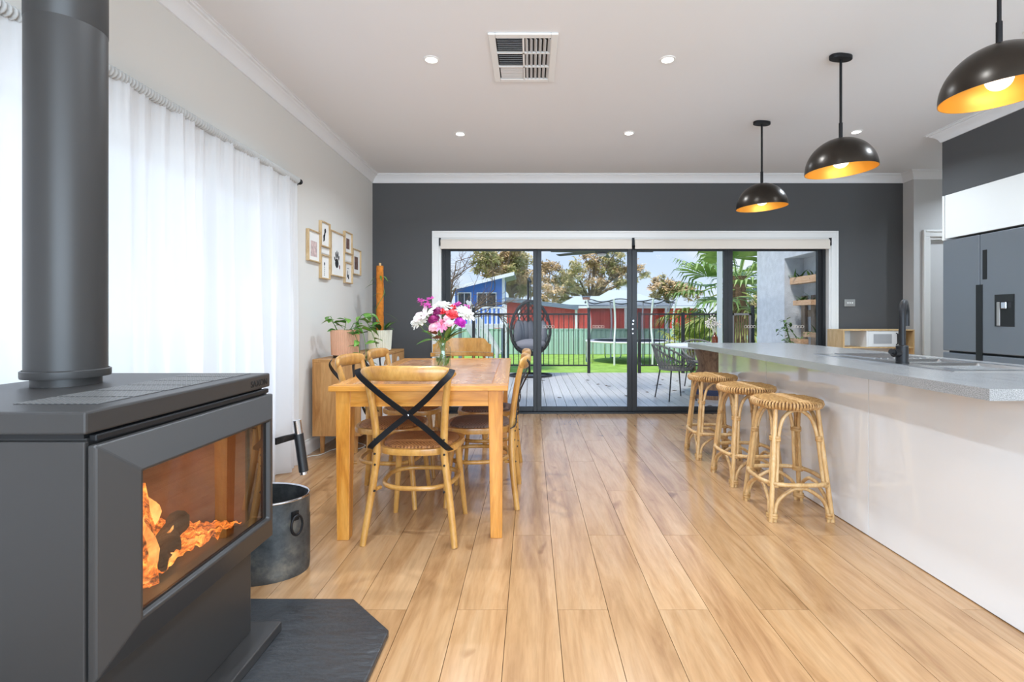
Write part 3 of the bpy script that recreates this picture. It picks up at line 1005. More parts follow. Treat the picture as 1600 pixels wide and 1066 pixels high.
for k, (x, y, z, hgt, wd) in enumerate([(-.975, 1.262, .47, .21, .030), (-1.00, 1.30, .475, .15, .028), (-1.05, 1.36, .48, .12, .032), (-1.04, 1.42, .48, .06, .035), (-.98, 1.345, .462, .04, .045), (-1.00, 1.45, .465, .03, .05), (-1.15, 1.50, .50, .13, .04), (-1.22, 1.58, .51, .10, .04), (-1.30, 1.63, .50, .09, .03)]):
    mbf = MB()
    rings = []
    for q in range(7):
        t = q / 6
        rr = .62 * wd * (math.sin(PI * min(1, t * .75 + .25)) ** .8) * (1 - t * .65) + .002
        off = .018 * math.sin(t * 5 + k)
        rings.append([(lx(x) + rr * .5 * math.cos(a) + off * .5, ly(y) + rr * math.sin(a) + off, lz(z) + hgt * t) for a in [2 * PI * j / 10 for j in range(10)]])
    mbf.loft(rings)
    mbf.build('flame', M['flame'], st, smooth=60)
lamp('fire_glow', 'POINT', (-1.10, 1.42, .62), (0, 0, 0), 1.6, (1, .5, .2), shadow_soft_size=.05)

# zinc tub
tb = thing('firewood_tub', 'oval ribbed zinc tub with ring handle behind the stove', 'tub', (-1.25, 2.26, 0))


def oval(z, a, b_, n=96, rib=0.0):
    return [((a + (rib if k % 2 else 0)) * math.cos(2 * PI * k / n), (b_ + (rib if k % 2 else 0)) * math.sin(2 * PI * k / n), z) for k in range(n)]


MB().loft([oval(.004, .002, .002), oval(.004, .232, .152), oval(.0, .236, .156), oval(.015, .238, .158), oval(.03, .236, .156, rib=.004), oval(.235, .236, .156, rib=.004), oval(.25, .237, .157), oval(.335, .238, .158),
           oval(.335, .233, .153), oval(.02, .23, .15), oval(.02, .002, .002)], caps=False).build('tub_body', M['zinc'], tb, smooth=50)
MB().tube(oval(.337, .236, .156, 64), .005, 8, True).build('rim', M['chrome'], tb, smooth=True)
for s in (0.62, 1):
    if s == 1:
        hx, hy, a = -.235, .03, PI
    else:
        hx, hy, a = .214, -.072, -.55
    pl = MB(Matrix.Translation((hx, hy, .27)) @ Matrix.Rotation(a, 4, 'Z')).box(0, .006, -.016, .016, -.02, .02).build('handle_mount', M['black_metal'], tb)
    ring = [(hx + math.cos(a) * .016 - math.sin(a) * .026 * math.cos(q), hy + math.sin(a) * .016 + math.cos(a) * .026 * math.cos(q), .232 + .042 * math.sin(q)) for q in [2 * PI * j / 20 for j in range(20)]]
    MB().tube(ring, .0055, 8, True).build('ring_handle', M['black_metal'], pl, smooth=True)

# ================================================================== CURTAIN
RX, RZ, RY0, RY1 = -1.785, 2.185, -.30, 3.83
rod = thing('curtain_rod', 'black curtain rod with finial above the side window', 'curtain rod', (RX, 1.8, RZ))
MB().tube([(0, RY0 - 1.8, 0), (0, RY1 - 1.8, 0)], .009, 10).build('rod', M['black_metal'], rod, smooth=True)
for yy in (RY0, RY1):
    MB(Matrix.Translation((0, yy - 1.8, 0)) @ Matrix.Rotation(-PI / 2, 4, 'X')).lathe([(.001, -.012), (.016, -.010), (.02, .004), (.016, .016), (.022, .022), (.018, .034), (.001, .038)], 14).build('finial', M['black_metal'], rod, smooth=True)
for yy in (RY0 + .02, 1.85, RY1 - .012):
    MB().tube([(0, yy - 1.8, 0), (0, yy - 1.8, -.03), (WL - RX + .002, yy - 1.8, -.03)], .006, 8).box(WL - RX, WL - RX + .006, yy - 1.8 - .012, yy - 1.8 + .012, -.06, .03).build('bracket', M['black_metal'], rod)
crng = random.Random(3)


def curtain(name, y0, y1, label, seed):
    rr = random.Random(seed)
    c = thing(name, label, 'curtain', (RX, y0, 0), 0, 'sheer white curtains')
    L = y1 - y0
    n = int(L * 95)
    ph = [rr.uniform(0, 6.28) for _ in range(8)]
    prof = []
    for i in range(n + 1):
        y = L * i / n
        s = math.sin(y * 52 + 2.2 * math.sin(y * 5.1 + ph[0]) + ph[1]) * .6 + math.sin(y * 23 + 2 * math.sin(y * 3.3 + ph[2]) + ph[3]) * .8 + .3 * math.sin(y * 9 + ph[5])
        prof.append((y, s))

    def fn(u, t):
        i = min(n, int(round(u * n)))
        y, s = prof[i]
        z = RZ - .016 - (RZ - .016 - .012) * t
        amp = lerp(.014, .038, min(1, t * 1.6))
        fine = .006 * math.sin(y * 190 + ph[4]) * max(0, 1 - t * 5)
        flare = .05 * t * t * (u - .5) * 0.6
        return (s * amp + fine + .012 * t * math.sin(y * 11 + ph[6]), y + flare + .010 * math.sin(t * 7 + y * 6) * t, z)
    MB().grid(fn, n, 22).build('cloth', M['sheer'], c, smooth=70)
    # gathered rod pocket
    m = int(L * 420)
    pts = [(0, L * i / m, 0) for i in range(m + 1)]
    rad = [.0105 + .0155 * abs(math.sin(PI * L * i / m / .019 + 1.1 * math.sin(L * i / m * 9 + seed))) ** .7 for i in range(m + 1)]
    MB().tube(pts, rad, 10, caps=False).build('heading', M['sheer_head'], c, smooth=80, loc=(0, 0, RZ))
    return c


curtain('sheer_curtain', .0, 2.0, 'sheer white curtain panel hanging behind the stove flue', 5)
curtain('sheer_curtain', 1.92, 3.805, 'sheer white curtain panel between the flue and the picture frames', 9)

# ================================================================== PICTURE FRAMES
pf = [   # x0, x1 (near, far edge), y top/bottom at near edge, art kind, label
    (483, 502.2, 356.5, 406.5, 'pink', 'light wood frame with pink photo print, nearest the curtain'),
    (502.6, 517, 343.8, 383.7, 'wing', 'small light wood frame with black feather-like print, upper left of the group'),
    (502.8, 517, 396.5, 434.9, 'line', 'small light wood frame with a thin vertical print, lower left of the group'),
    (518.2, 539.4, 358.5, 430, 'hand', 'largest light wood frame, holding a black handprint'),
    (540, 551.4, 360.5, 394.6, 'photo', 'small light wood frame with dark photo, upper right of the group'),
    (540.2, 551.8, 408.9, 442, 'small', 'small light wood frame with blue-black print, lowest on the right'),
    (552.3, 564.8, 387.5, 428.2, 'photo', 'light wood frame with dark photo, farthest from the curtain'),
]
FXW = WL + .028
for x0, x1, yt, yb, art, lab in pf:
    Y0 = F * -FXW / (VX - x0)
    Y1 = F * -FXW / (VX - x1)
    zt, zb = HC - (yt - VY) * Y0 / F, HC - (yb - VY) * Y0 / F
    fr = thing('picture_frame', lab, 'picture frame', (WL, (Y0 + Y1) / 2, (zt + zb) / 2), 0, 'light wood picture frames')
    hw, hh, bw = (Y1 - Y0) / 2, (zt - zb) / 2, .010
    MB().box(.001, .028, -hw, -hw + bw, -hh, hh).box(.001, .028, hw - bw, hw, -hh, hh).box(.001, .028, -hw + bw, hw - bw, hh - bw, hh).box(.001, .028, -hw + bw, hw - bw, -hh, -hh + bw).build('moulding', M['frame_wood'], fr, bevel=.002)
    MB().box(.002, .012, -hw + bw, hw - bw, -hh + bw, hh - bw).build('mat_board', M['paper'], fr)
    ww, hh2 = hw - bw, hh - bw
    a = MB(Matrix.Translation((.0125, 0, 0)) @ Matrix.Rotation(PI / 2, 4, 'Y') @ Matrix.Rotation(PI / 2, 4, 'Z'))
    # local x -> Y, local y -> Z after the rotation above
    blob = lambda cx, cy, rx, ry, rot=0: a.prism([(cx + rx * math.cos(t) * math.cos(rot) - ry * math.sin(t) * math.sin(rot), cy + rx * math.cos(t) * math.sin(rot) + ry * math.sin(t) * math.cos(rot)) for t in [2 * PI * j / 12 for j in range(12)]], 0, .0006)
    if art == 'hand':
        blob(-.005, -.085, .042, .045)
        for k, (cx, cy, ry, rt) in enumerate([(-.052, -.05, .03, .7), (-.03, -.012, .034, .2), (-.004, .0, .038, 0), (.022, -.004, .034, -.15), (.044, -.03, .026, -.3)]):
            blob(cx, cy, .010, ry, rt)
        mm = M['ink']
        b2 = MB(a.m)
        b2.prism([(.062 + .012 * math.cos(t), -.115 + .022 * math.sin(t)) for t in [2 * PI * j / 10 for j in range(10)]], 0, .0006)
        b2.build('print', M['maroon'], fr)
    elif art == 'wing':
        blob(.012, .035, .018, .022); blob(0, .0, .012, .04, -.3); blob(-.012, -.03, .016, .028, .2); blob(-.02, -.055, .008, .012)
        mm = M['ink']
    elif art == 'line':
        for k in range(7):
            blob(-.004, .03 - k * .017, .005 if k else .012, .0075 if k else .014)
        mm = M['ink']
    elif art == 'small':
        blob(0, -.03, .022, .018); blob(-.008, .0, .007, .03); blob(.016, -.05, .012, .012)
        a.box(-.025, .025, .045, .049, 0, .0006)
        mm = M['ink']
    elif art == 'pink':
        a.box(-ww * .5, ww * .6, -hh2 * .72, hh2 * .35, 0, .0006)
        mm = M['pink_ink']
    else:
        a.box(-ww * .45, ww * .5, -hh2 * .62, hh2 * .45, 0, .0006)
        mm = M['photo_ink']
    a.build('print', mm, fr)
for (x0, x1, yt, yb, lab) in ((502.8, 516.6, 386, 395.2, 'blank white card on the wall between the left small frames'), (540.4, 551, 397, 407.5, 'blank white card on the wall between the right small frames')):
    Y0, Y1 = F * -(WL + .004) / (VX - x0), F * -(WL + .004) / (VX - x1)
    zt, zb = HC - (yt - VY) * Y0 / F, HC - (yb - VY) * Y0 / F
    c = MB().box(.0005, .006, -(Y1 - Y0) / 2, (Y1 - Y0) / 2, zb - (zt + zb) / 2, zt - (zt + zb) / 2).build('wall_card', M['paper'], None, loc=(WL, (Y0 + Y1) / 2, (zt + zb) / 2), bevel=.001)
    tag(c, lab, 'card', 'blank wall cards')

# ================================================================== SIDEBOARD AND PLANTS
sb = thing('sideboard', 'low oak sideboard with pale doors along the left wall', 'sideboard', (-1.62, 4.88, 0))
bx0, bx1, by0, by1 = -.20, .20, -.73, .70
MB().box(bx0, bx1, by0, by1, .765, .79).build('top', M['oak'], sb, bevel=.002)
MB().box(bx0, bx1, by0, by0 + .02, .15, .765).build('side_panel', M['oak'], sb, bevel=.002)
MB().box(bx0, bx1, by1 - .02, by1, .15, .765).build('side_panel', M['oak'], sb, bevel=.002)
MB().box(bx0, bx1, by0 + .02, by1 - .02, .15, .17).build('bottom_panel', M['oak'], sb)
MB().box(bx0, bx0 + .008, by0 + .02, by1 - .02, .17, .765).build('back_panel', M['oak'], sb)
for k in range(3):
    L = (by1 - by0 - .04) / 3
    ya = by0 + .02 + k * L
    d = MB().box(bx1 - .02, bx1 - .002, ya + .002, ya + L - .002, .172, .762).build('door', M['white'] if k != 2 else M['oak'], sb)
    half = [(.045 * math.cos(t), .045 * math.sin(t)) for t in [PI * j / 12 for j in range(13)]]
    MB(Matrix.Translation((bx1 - .002, ya + L / 2, .68)) @ Matrix.Rotation(PI / 2, 4, 'Y') @ Matrix.Rotation(PI / 2, 4, 'Z')).prism(half, 0, .002).build('finger_pull', M['white'] if k == 2 else M['oak'], d)
for sx in (bx0 + .06, bx1 - .06):
    for sy in (by0 + .06, by1 - .06):
        MB().lathe([(.001, 0), (.016, 0), (.022, .15), (.001, .15)], 14, (sx, sy, 0)).build('leg', M['oak'], sb, smooth=True)
cp = [(-1.84, 3.85), (-1.835, 3.98), (-1.80, 4.08), (-1.74, 4.12), (-1.70, 4.28), (-1.62, 4.34), (-1.5, 4.30), (-1.47, 4.42), (-1.58, 4.52), (-1.72, 4.6), (-1.84, 4.8)]
c = MB().tube(smooth_path([(x + 1.7, y - 4.2, .006) for x, y in cp], 6), .004, 6).build('power_cord', M['cord'], None, smooth=True, loc=(-1.7, 4.2, 0))
tag(c, 'thin white cord lying on the floor under the sideboard', 'cord')


def leaf_mesh(L, W, curl=.25, n=8, droop=0.0):
    """pointed leaf along +X from origin, slightly folded, double-sided with thickness"""
    def fn(u, t):
        wv = math.sin(PI * (u ** .75)) * W / 2 * (1 - .15 * u)
        s = (t - .5) * 2
        return (L * u, s * wv, curl * abs(s) * wv - droop * L * u * u)
    return MB().grid(fn, n, 4)


def place_leaf(parent, origin, yaw, pitch, L, W, mat, roll=0, droop=.25, name='leaf'):
    mb = leaf_mesh(L, W, .3, 8, droop)
    o = mb.build(name, mat, parent, smooth=60, loc=origin, rot=None)
    o.rotation_euler = Euler((roll, -pitch, yaw), 'XYZ')
    return o


def ribbed(r0, r1, h, n, depth, wall=.008):
    def ring(r, z, d):
        return [((r + (d if k % 2 else -d) * .5) * math.cos(2 * PI * k / n), (r + (d if k % 2 else -d) * .5) * math.sin(2 * PI * k / n), z) for k in range(n)]
    return MB().loft([ring(.001, 0, 0), ring(r0, 0, depth), ring(r1, h, depth), ring(r1 - wall, h, 0), ring(r1 - wall, h - .05, 0), ring(.001, h - .05, 0)], caps=False)


pr = random.Random(21)
SZ = .79
# peach pot with trailing pothos
p1 = thing('potted_pothos', 'trailing green pothos in a ribbed peach pot near the curtain', 'potted plant', (-1.625, 4.36, SZ), 0, 'potted plants on the sideboard')
MB().lathe([(.001, 0), (.098, 0), (.098, .025), (.001, .025)], 32).build('saucer', M['soil'], p1, smooth=True)
ribbed(.112, .120, .215, 96, .004).build('pot', M['peach'], p1, smooth=50, loc=(0, 0, .025))
MB().lathe([(.001, .205), (.11, .20)], 24).build('soil', M['soil'], p1)
vines = [((-.05, -.02, .2), [(-.08, -.05, .30), (-.10, -.07, .36)]), ((.0, -.03, .2), [(.02, -.04, .30), (.03, -.05, .34)]), ((-.06, .02, .2), [(-.09, 0, .28), (-.12, -.02, .33)]),
         ((.05, -.03, .2), [(.10, -.06, .30), (.17, -.09, .26), (.21, -.1, .12), (.22, -.11, .0), (.225, -.12, -.05)]), ((.06, .02, .2), [(.12, 0, .33), (.2, -.02, .30), (.27, -.04, .16), (.30, -.06, .08)]),
         ((.07, .03, .2), [(.13, .02, .36), (.22, .02, .38), (.3, .02, .3)]), ((.03, -.05, .2), [(.09, -.1, .25), (.15, -.12, .15), (.17, -.12, .04)])]
for base, pts in vines:
    path = smooth_path([base] + pts, 5)
    MB().tube(path, .003, 6).build('stem', M['stem'], p1, smooth=True)
    nl = max(2, len(pts) * 2)
    for k in range(nl):
        q = path[int((k + 1) / nl * (len(path) - 1))]
        place_leaf(p1, q, pr.uniform(-2.6, .9), pr.uniform(-.5, .5), pr.uniform(.075, .11), pr.uniform(.05, .07), M['leaf'], pr.uniform(-.6, .6), .3)
# cream pot with climbing plant on a coir pole
p2 = thing('potted_climber', 'climbing plant on an orange coir pole in a cream ribbed pot', 'potted plant', (-1.575, 5.2, SZ), 0, 'potted plants on the sideboard')
MB().lathe([(.001, 0), (.10, 0), (.10, .012), (.001, .012)], 32).build('saucer', M['log'], p2, smooth=True)
ribbed(.108, .122, .205, 80, .006).build('pot', M['cream_pot'], p2, smooth=50, loc=(0, 0, .012))
MB().lathe([(.001, .18), (.11, .175)], 24).build('soil', M['soil'], p2)
rings = []
for k in range(19):
    z = .15 + .735 * k / 18
    rings.append([((.037 + pr.uniform(-.003, .003)) * math.cos(a), (.037 + pr.uniform(-.003, .003)) * math.sin(a), z) for a in [2 * PI * j / 16 for j in range(16)]])
MB().loft(rings).build('coir_pole', M['moss'], p2, smooth=60)
MB().tube([(0, 0, .88), (0, 0, .915)], .012, 10).build('pole_tip', M['birch'], p2)
hel = [(.043 * math.cos(t * 9), .043 * math.sin(t * 9), .17 + .62 * t) for t in [j / 50 for j in range(51)]]
MB().tube(hel, .003, 6).build('stem', M['stem'], p2, smooth=True)
for k in range(7):
    a = k * 1.9
    place_leaf(p2, (.04 * math.cos(a), .04 * math.sin(a), .74 + .012 * k if k < 4 else .3 + .08 * k), a, pr.uniform(-.4, .2), pr.uniform(.08, .12), .022, M['leaf'], 0, .5)
for k in range(22):
    a = pr.uniform(0, 6.28)
    r = pr.uniform(.03, .09)
    place_leaf(p2, (r * math.cos(a), r * math.sin(a), .18 + pr.uniform(0, .06)), a, pr.uniform(.0, 1.1), pr.uniform(.09, .17), pr.uniform(.03, .055), M['leaf_dark'] if k % 3 else M['leaf'], pr.uniform(-.4, .4), .35)
for k, (a, L) in enumerate([(-.3, .16), (2.6, .15), (-2.2, .13)]):
    place_leaf(p2, (.03, 0, .38 + .11 * k), a, .3, L, .012, M['leaf_dark'], 0, .8, 'tendril')

# ================================================================== DINING TABLE
TZ = .792
tx, ty, tyaw = -.597, 3.383, math.radians(1.8)
TW, TL = .905, 1.72
t = thing('dining_table', 'rectangular honey pine dining table with tapered legs', 'table', (tx, ty, 0), tyaw)
hx, hy = TW / 2, TL / 2
bd = .085
for s in (-1, 1):
    MB().box(s * hx - (bd if s > 0 else 0), s * hx + (bd if s < 0 else 0), -hy + bd, hy - bd, TZ - .026, TZ).build('edge_board', M['pine_y'], t, bevel=.003)
    MB().box(-hx, hx, s * hy - (bd if s > 0 else 0), s * hy + (bd if s < 0 else 0), TZ - .026, TZ).build('edge_board', M['pine_x'], t, bevel=.003)
# herringbone parquet inside the border, clipped to the inset
iw_, il_ = hx - bd, hy - bd


def clip_poly(poly, xmin, xmax, ymin, ymax):
    def cut(ps, f, inter):
        out = []
        for i in range(len(ps)):
            a, b_ = ps[i], ps[(i + 1) % len(ps)]
            if f(a):
                out.append(a)
            if f(a) != f(b_):
                out.append(inter(a, b_))
        return out
    def ix(x): return lambda a, b_: (x, a[1] + (b_[1] - a[1]) * (x - a[0]) / (b_[0] - a[0]))
    def iy(y): return lambda a, b_: (a[0] + (b_[0] - a[0]) * (y - a[1]) / (b_[1] - a[1]), y)
    for f, g_ in ((lambda p: p[0] >= xmin, ix(xmin)), (lambda p: p[0] <= xmax, ix(xmax)), (lambda p: p[1] >= ymin, iy(ymin)), (lambda p: p[1] <= ymax, iy(ymax))):
        poly = cut(poly, f, g_)
        if len(poly) < 3:
            return []
    return poly


MB().box(-iw_, iw_, -il_, il_, TZ - .026, TZ - .005).build('top_core', M['pine_y'], t)
PWd, PLn = .10, .40
c45 = math.cos(PI / 4)
for i in range(-14, 15):
    for j in range(-4, 5):
        for o_ in (0, 1):
            # herringbone block in a rotated lattice
            u0 = i * PWd + j * PLn
            v0 = i * PWd - j * PLn
            if o_ == 0:
                q = [(u0, v0), (u0 + PLn, v0), (u0 + PLn, v0 + PWd), (u0, v0 + PWd)]
            else:
                q = [(u0, v0 + PWd), (u0 + PWd, v0 + PWd), (u0 + PWd, v0 + PWd + PLn), (u0, v0 + PWd + PLn)]
            cx_, cy_ = sum(a[0] for a in q) / 4, sum(a[1] for a in q) / 4
            q = [(cx_ + (a[0] - cx_) * .985, cy_ + (a[1] - cy_) * .985) for a in q]
            q = [(c45 * (a[0] - a[1]), c45 * (a[0] + a[1])) for a in q]
            cl = clip_poly(q, -iw_ + .002, iw_ - .002, -il_ + .002, il_ - .002)
            if len(cl) < 3:
                continue
            area = abs(sum(cl[k][0] * cl[(k + 1) % len(cl)][1] - cl[(k + 1) % len(cl)][0] * cl[k][1] for k in range(len(cl)))) / 2
            if area < .0008:
                continue
            MB().prism(cl, TZ - .005, TZ - .0005).build('parquet_block', M['parquet'], t)
ap = .045
for s in (-1, 1):
    MB().box(s * (hx - ap) - .011, s * (hx - ap) + .011, -hy + .11, hy - .11, TZ - .108, TZ - .027).build('apron', M['pine_y'], t)
    MB().box(-hx + .10, hx - .10, s * (hy - ap) - .011, s * (hy - ap) + .011, TZ - .108, TZ - .027).build('apron', M['pine_x'], t)
for sx in (-1, 1):
    for sy in (-1, 1):
        cx, cy = sx * (hx - .065), sy * (hy - .068)
        ix, iy = cx - sx * .0, cy
        MB().frustum((cx - sx * -.0 - .030 + sx * .004, cx + .030 + sx * .004, cy - .030, cy + .030), 0, (cx - .038, cx + .038, cy - .038, cy + .038), TZ - .027).build('leg', M['pine'], t, bevel=.003)


# ------------------------------------------------------------------ cross-back chairs
def make_chair():
    c = thing('dining_chair', 'x', 'chair', (0, 0, 0), 0, 'cross-back dining chairs')
    # local frame: front towards +Y
    for s in (-1, 1):
        pts = [(s * .232, -.235, 0), (s * .212, -.215, .15), (s * .188, -.200, .32), (s * .172, -.200, .46), (s * .176, -.212, .60), (s * .190, -.235, .75), (s * .206, -.258, .85)]
        path = smooth_path(pts, 5)
        n = len(path)
        MB().tube(path, [lerp(.0165, .0195, math.sin(PI * i / n)) for i in range(n)], 10).build('back_leg', M['bent'], c, smooth=60)
        path = smooth_path([(s * .165, .150, .45), (s * .178, .168, .30), (s * .205, .195, .0)], 6)
        MB().tube(path, [lerp(.021, .014, i / (len(path) - 1)) for i in range(len(path))], 10).build('front_leg', M['bent'], c, smooth=60)
    # crest rail, bowed backwards with rounded ends
    rings = []
    for i in range(25):
        u = -1 + 2 * i / 24
        x = .243 * u
        yb = -.300 + .050 * u * u
        e = max(.12, (1 - abs(u) ** 7) ** .5)
        hgt, th = .038 * e, .017 * e
        zc = .862 + .006 * (1 - u * u)
        rings.append([(x, yb + th * math.cos(a) * (1 + .25 * math.sin(a)), zc + hgt * math.sin(a) * (abs(math.sin(a)) ** -.25 if abs(math.sin(a)) > .05 else 1)) for a in [2 * PI * k / 14 for k in range(14)]])
    MB().loft(rings).build('crest_rail', M['bent'], c, smooth=60)
    # crossed iron straps on the back
    for s in (-1, 1):
        off = -.003 if s > 0 else -.009
        pts = [(s * .232, -.286 + off, .888), (s * .222, -.300 + off, .862), (s * .175, -.296 + off, .815), (s * .095, -.262 + off, .735), (0, -.232 + off, .655), (-s * .09, -.224 + off, .585), (-s * .165, -.225 + off, .520), (-s * .196, -.218 + off, .49), (-s * .205, -.19 + off, .474)]
        MB().tube(smooth_path(pts, 6), 0, flat=(.029, .005, (0, 1, .25))).build('cross_strap', M['black_metal'], c)
    MB(Matrix.Translation((0, -.242, .655)) @ Matrix.Rotation(PI / 2, 4, 'X')).lathe([(.001, .006), (.006, .005), (.008, 0)], 10).build('rivet', M['chrome'], c)
    for s in (-1, 1):
        for z, y in ((.40, -.219), (.455, -.222), (.53, -.222), (.27, -.226)):
            MB(Matrix.Translation((s * .176, y, z)) @ Matrix.Rotation(PI / 2, 4, 'X')).lathe([(.001, .003), (.005, .002), (.006, -.004)], 8).build('screw', M['black_metal'], c)

    # seat hoop and woven seat
    def outline(sc_, z):
        out = []
        for k in range(40):
            a = 2 * PI * k / 40
            ca, sa = math.cos(a), math.sin(a)
            x = .222 * sc_ * math.copysign(abs(ca) ** .72, ca)
            y = .215 * sc_ * math.copysign(abs(sa) ** .72, sa)
            x *= 1.0 + .09 * (y / .215)
            out.append((x, y + .005, z))
        return out
    MB().loft([outline(.9, .440), outline(.985, .443), outline(1, .458), outline(.985, .474), outline(.90, .476), outline(.86, .470), outline(.86, .442)], caps=False).build('seat_hoop', M['bent'], c, smooth=60)
    MB().loft([outline(.875, .468), outline(.84, .482), outline(.6, .492), outline(.3, .496), outline(.02, .497)], caps=False).add(outline(.875, .450), [tuple(range(40))]).build('woven_seat', M['cane'], c, smooth=60)
    # bentwood ring stretcher
    ring = [(x * .92, y * .90, .268) for x, y, z in outline(.93, 0)]
    MB().tube(ring, .0125, 10, True).build('ring_stretcher', M['bent'], c, smooth=60)
    for s in (-1, 1):
        MB().tube([(s * .178, -.19, .27), (s * .168, -.16, .268)], .010, 8).build('stretcher_block', M['bent'], c)
    return c


ch = make_chair()
g_ = 'cross-back dining chairs'
ch.location = (-.598, 2.715, 0)
ch.rotation_euler = (0, 0, math.radians(-3))
ch['label'] = 'wooden cross-back chair at the near end of the table, back turned to the viewer'


def regrey(c):
    for k in c.children:
        if k.name.startswith('woven_seat'):
            k.data = k.data.copy()
            k.data.materials[0] = M['cane_grey']


dup(ch, (-.885, 3.165, 0), math.radians(-90), 'wooden cross-back chair on the sideboard side of the table, nearer the stove', g_)
dup(ch, (-.885, 3.745, 0), math.radians(-90), 'wooden cross-back chair on the sideboard side of the table, farther from the stove', g_)
for y, lab in ((3.19, 'wooden cross-back chair on the open-floor side of the table, nearer the viewer'), (3.70, 'wooden cross-back chair on the open-floor side of the table, nearer the glass door')):
    regrey(dup(ch, (-.318, y, 0), math.radians(90), lab, g_))

# seat with curved back panel at the far end
hc_ = thing('wooden_armchair', 'honey wooden chair with curved back panel behind the far end of the table', 'chair', (-.64, 4.56, 0), math.radians(1.8))
pts = [(-.28, .12), (-.28, .175), (-.255, .185), (-.235, .20), (-.215, .22), (.215, .22), (.235, .20), (.255, .185), (.28, .175), (.28, .12)]


def curved_panel(z0, zf, th, rad, x0, x1, n=28):
    mb = MB()
    rings = []
    for i in range(n + 1):
        u = -1 + 2 * i / n
        x = lerp(x0, x1, i / n)
        y = .16 - rad * u * u
        zt = zf(u)
        rings.append([(x, y, z0), (x, y + th, z0), (x, y + th, zt), (x, y, zt)])
    return mb.loft(rings)


def backtop(u):
    a = abs(u)
    if a < .72:
        return .945
    return .945 - .055 * (.5 - .5 * math.cos(PI * min(1, (a - .72) / .25)))


curved_panel(.815, backtop, .016, .09, -.27, .27).build('back_panel', M['bent'], hc_, smooth=40)
curved_panel(.775, lambda u: .812, .03, .10, -.29, .29).build('arm_rail', M['bent'], hc_, smooth=40, bevel=.005)
MB().box(-.22, .22, -.14, .2, .44, .47).build('seat', M['bent'], hc_, bevel=.01)
for sx in (-1, 1):
    for sy in (-.10, .16):
        MB().tube([(sx * .22, sy + .01, 0), (sx * .19, sy, .44)], .018, 10).build('leg', M['bent'], hc_, smooth=True)
    MB().tube([(sx * .20, .15, .46), (sx * .2, .15, .79)], .014, 10).build('back_post', M['bent'], hc_, smooth=True)
for q in (-.1, 0, .1):
    MB().tube([(q, .17, .46), (q, .175, .79)], .010, 8).build('spindle', M['bent'], hc_, smooth=True)

# ------------------------------------------------------------------ vase and flowers
VXp, VYp = -.62, 3.50
vz = TZ
va = thing('glass_jar_vase', 'clear glass jar of water with flower stems on the dining table', 'vase', (VXp, VYp, vz))
MB().lathe([(.001, .001), (.052, .001), (.058, .008), (.058, .128), (.052, .142), (.043, .150), (.043, .158), (.048, .162), (.048, .172), (.045, .176)], 32).build('jar', M['jar_glass'], va, smooth=50)
MB().lathe([(.001, .008), (.0535, .009), (.0535, .085), (.001, .085)], 32).build('water', glass('vase water', (.95, .99, .94, 1), 0), va, smooth=50)


def petal_ball(mb, c, r, n, axis, pl, pw, rr, layers=3, open_=1.0):
    """petals radiating from a centre, bent up; axis = facing direction"""
    q = Vector(axis).normalized().to_track_quat('Z', 'Y').to_matrix().to_4x4()
    base = Matrix.Translation(c) @ q
    for L in range(layers):
        tilt = lerp(1.35 * open_, .25, L / max(1, layers - 1))
        k = max(4, int(n * (1 - .22 * L)))
        for i in range(k):
            a = 2 * PI * i / k + L * .7 + rr.uniform(-.15, .15)
            m = base @ Matrix.Rotation(a, 4, 'Z') @ Matrix.Rotation(PI / 2 - tilt + rr.uniform(-.12, .12), 4, 'Y').inverted()
            l, w_ = pl * rr.uniform(.85, 1.1) * (1 - .12 * L), pw
            mb.m = m
            mb.add([(0, -.15 * w_, 0), (0, .15 * w_, 0), (l * .55, w_ * .5, .10 * l), (l * .55, -w_ * .5, .10 * l), (l * .55, 0, .02 * l), (l, w_ * .28, .0), (l, -w_ * .28, .0)],
                   [(0, 4, 3), (0, 1, 4), (1, 2, 4), (4, 2, 5), (3, 4, 6), (4, 5, 6)])
    mb.m = Matrix()


def fl_mat(name, c1, c2):
    return leafy(name, c1, c2, 14, .6)


FM = {'white': fl_mat('white petals', S(238, 234, 222), S(250, 248, 240)), 'blush': fl_mat('blush petals', S(240, 198, 210), S(250, 232, 234)), 'magenta': fl_mat('magenta petals', S(170, 20, 150), S(206, 50, 180)),
      'plum': fl_mat('plum petals', S(122, 18, 84), S(176, 50, 126)), 'red': fl_mat('coral red petals', S(222, 40, 60), S(240, 84, 84)), 'pink': fl_mat('pink petals', S(238, 110, 160), S(250, 176, 200)),
      'orchid': fl_mat('orchid petals', S(196, 70, 160), S(224, 110, 190)), 'rose': fl_mat('pale rose petals', S(244, 170, 186), S(252, 206, 212))}
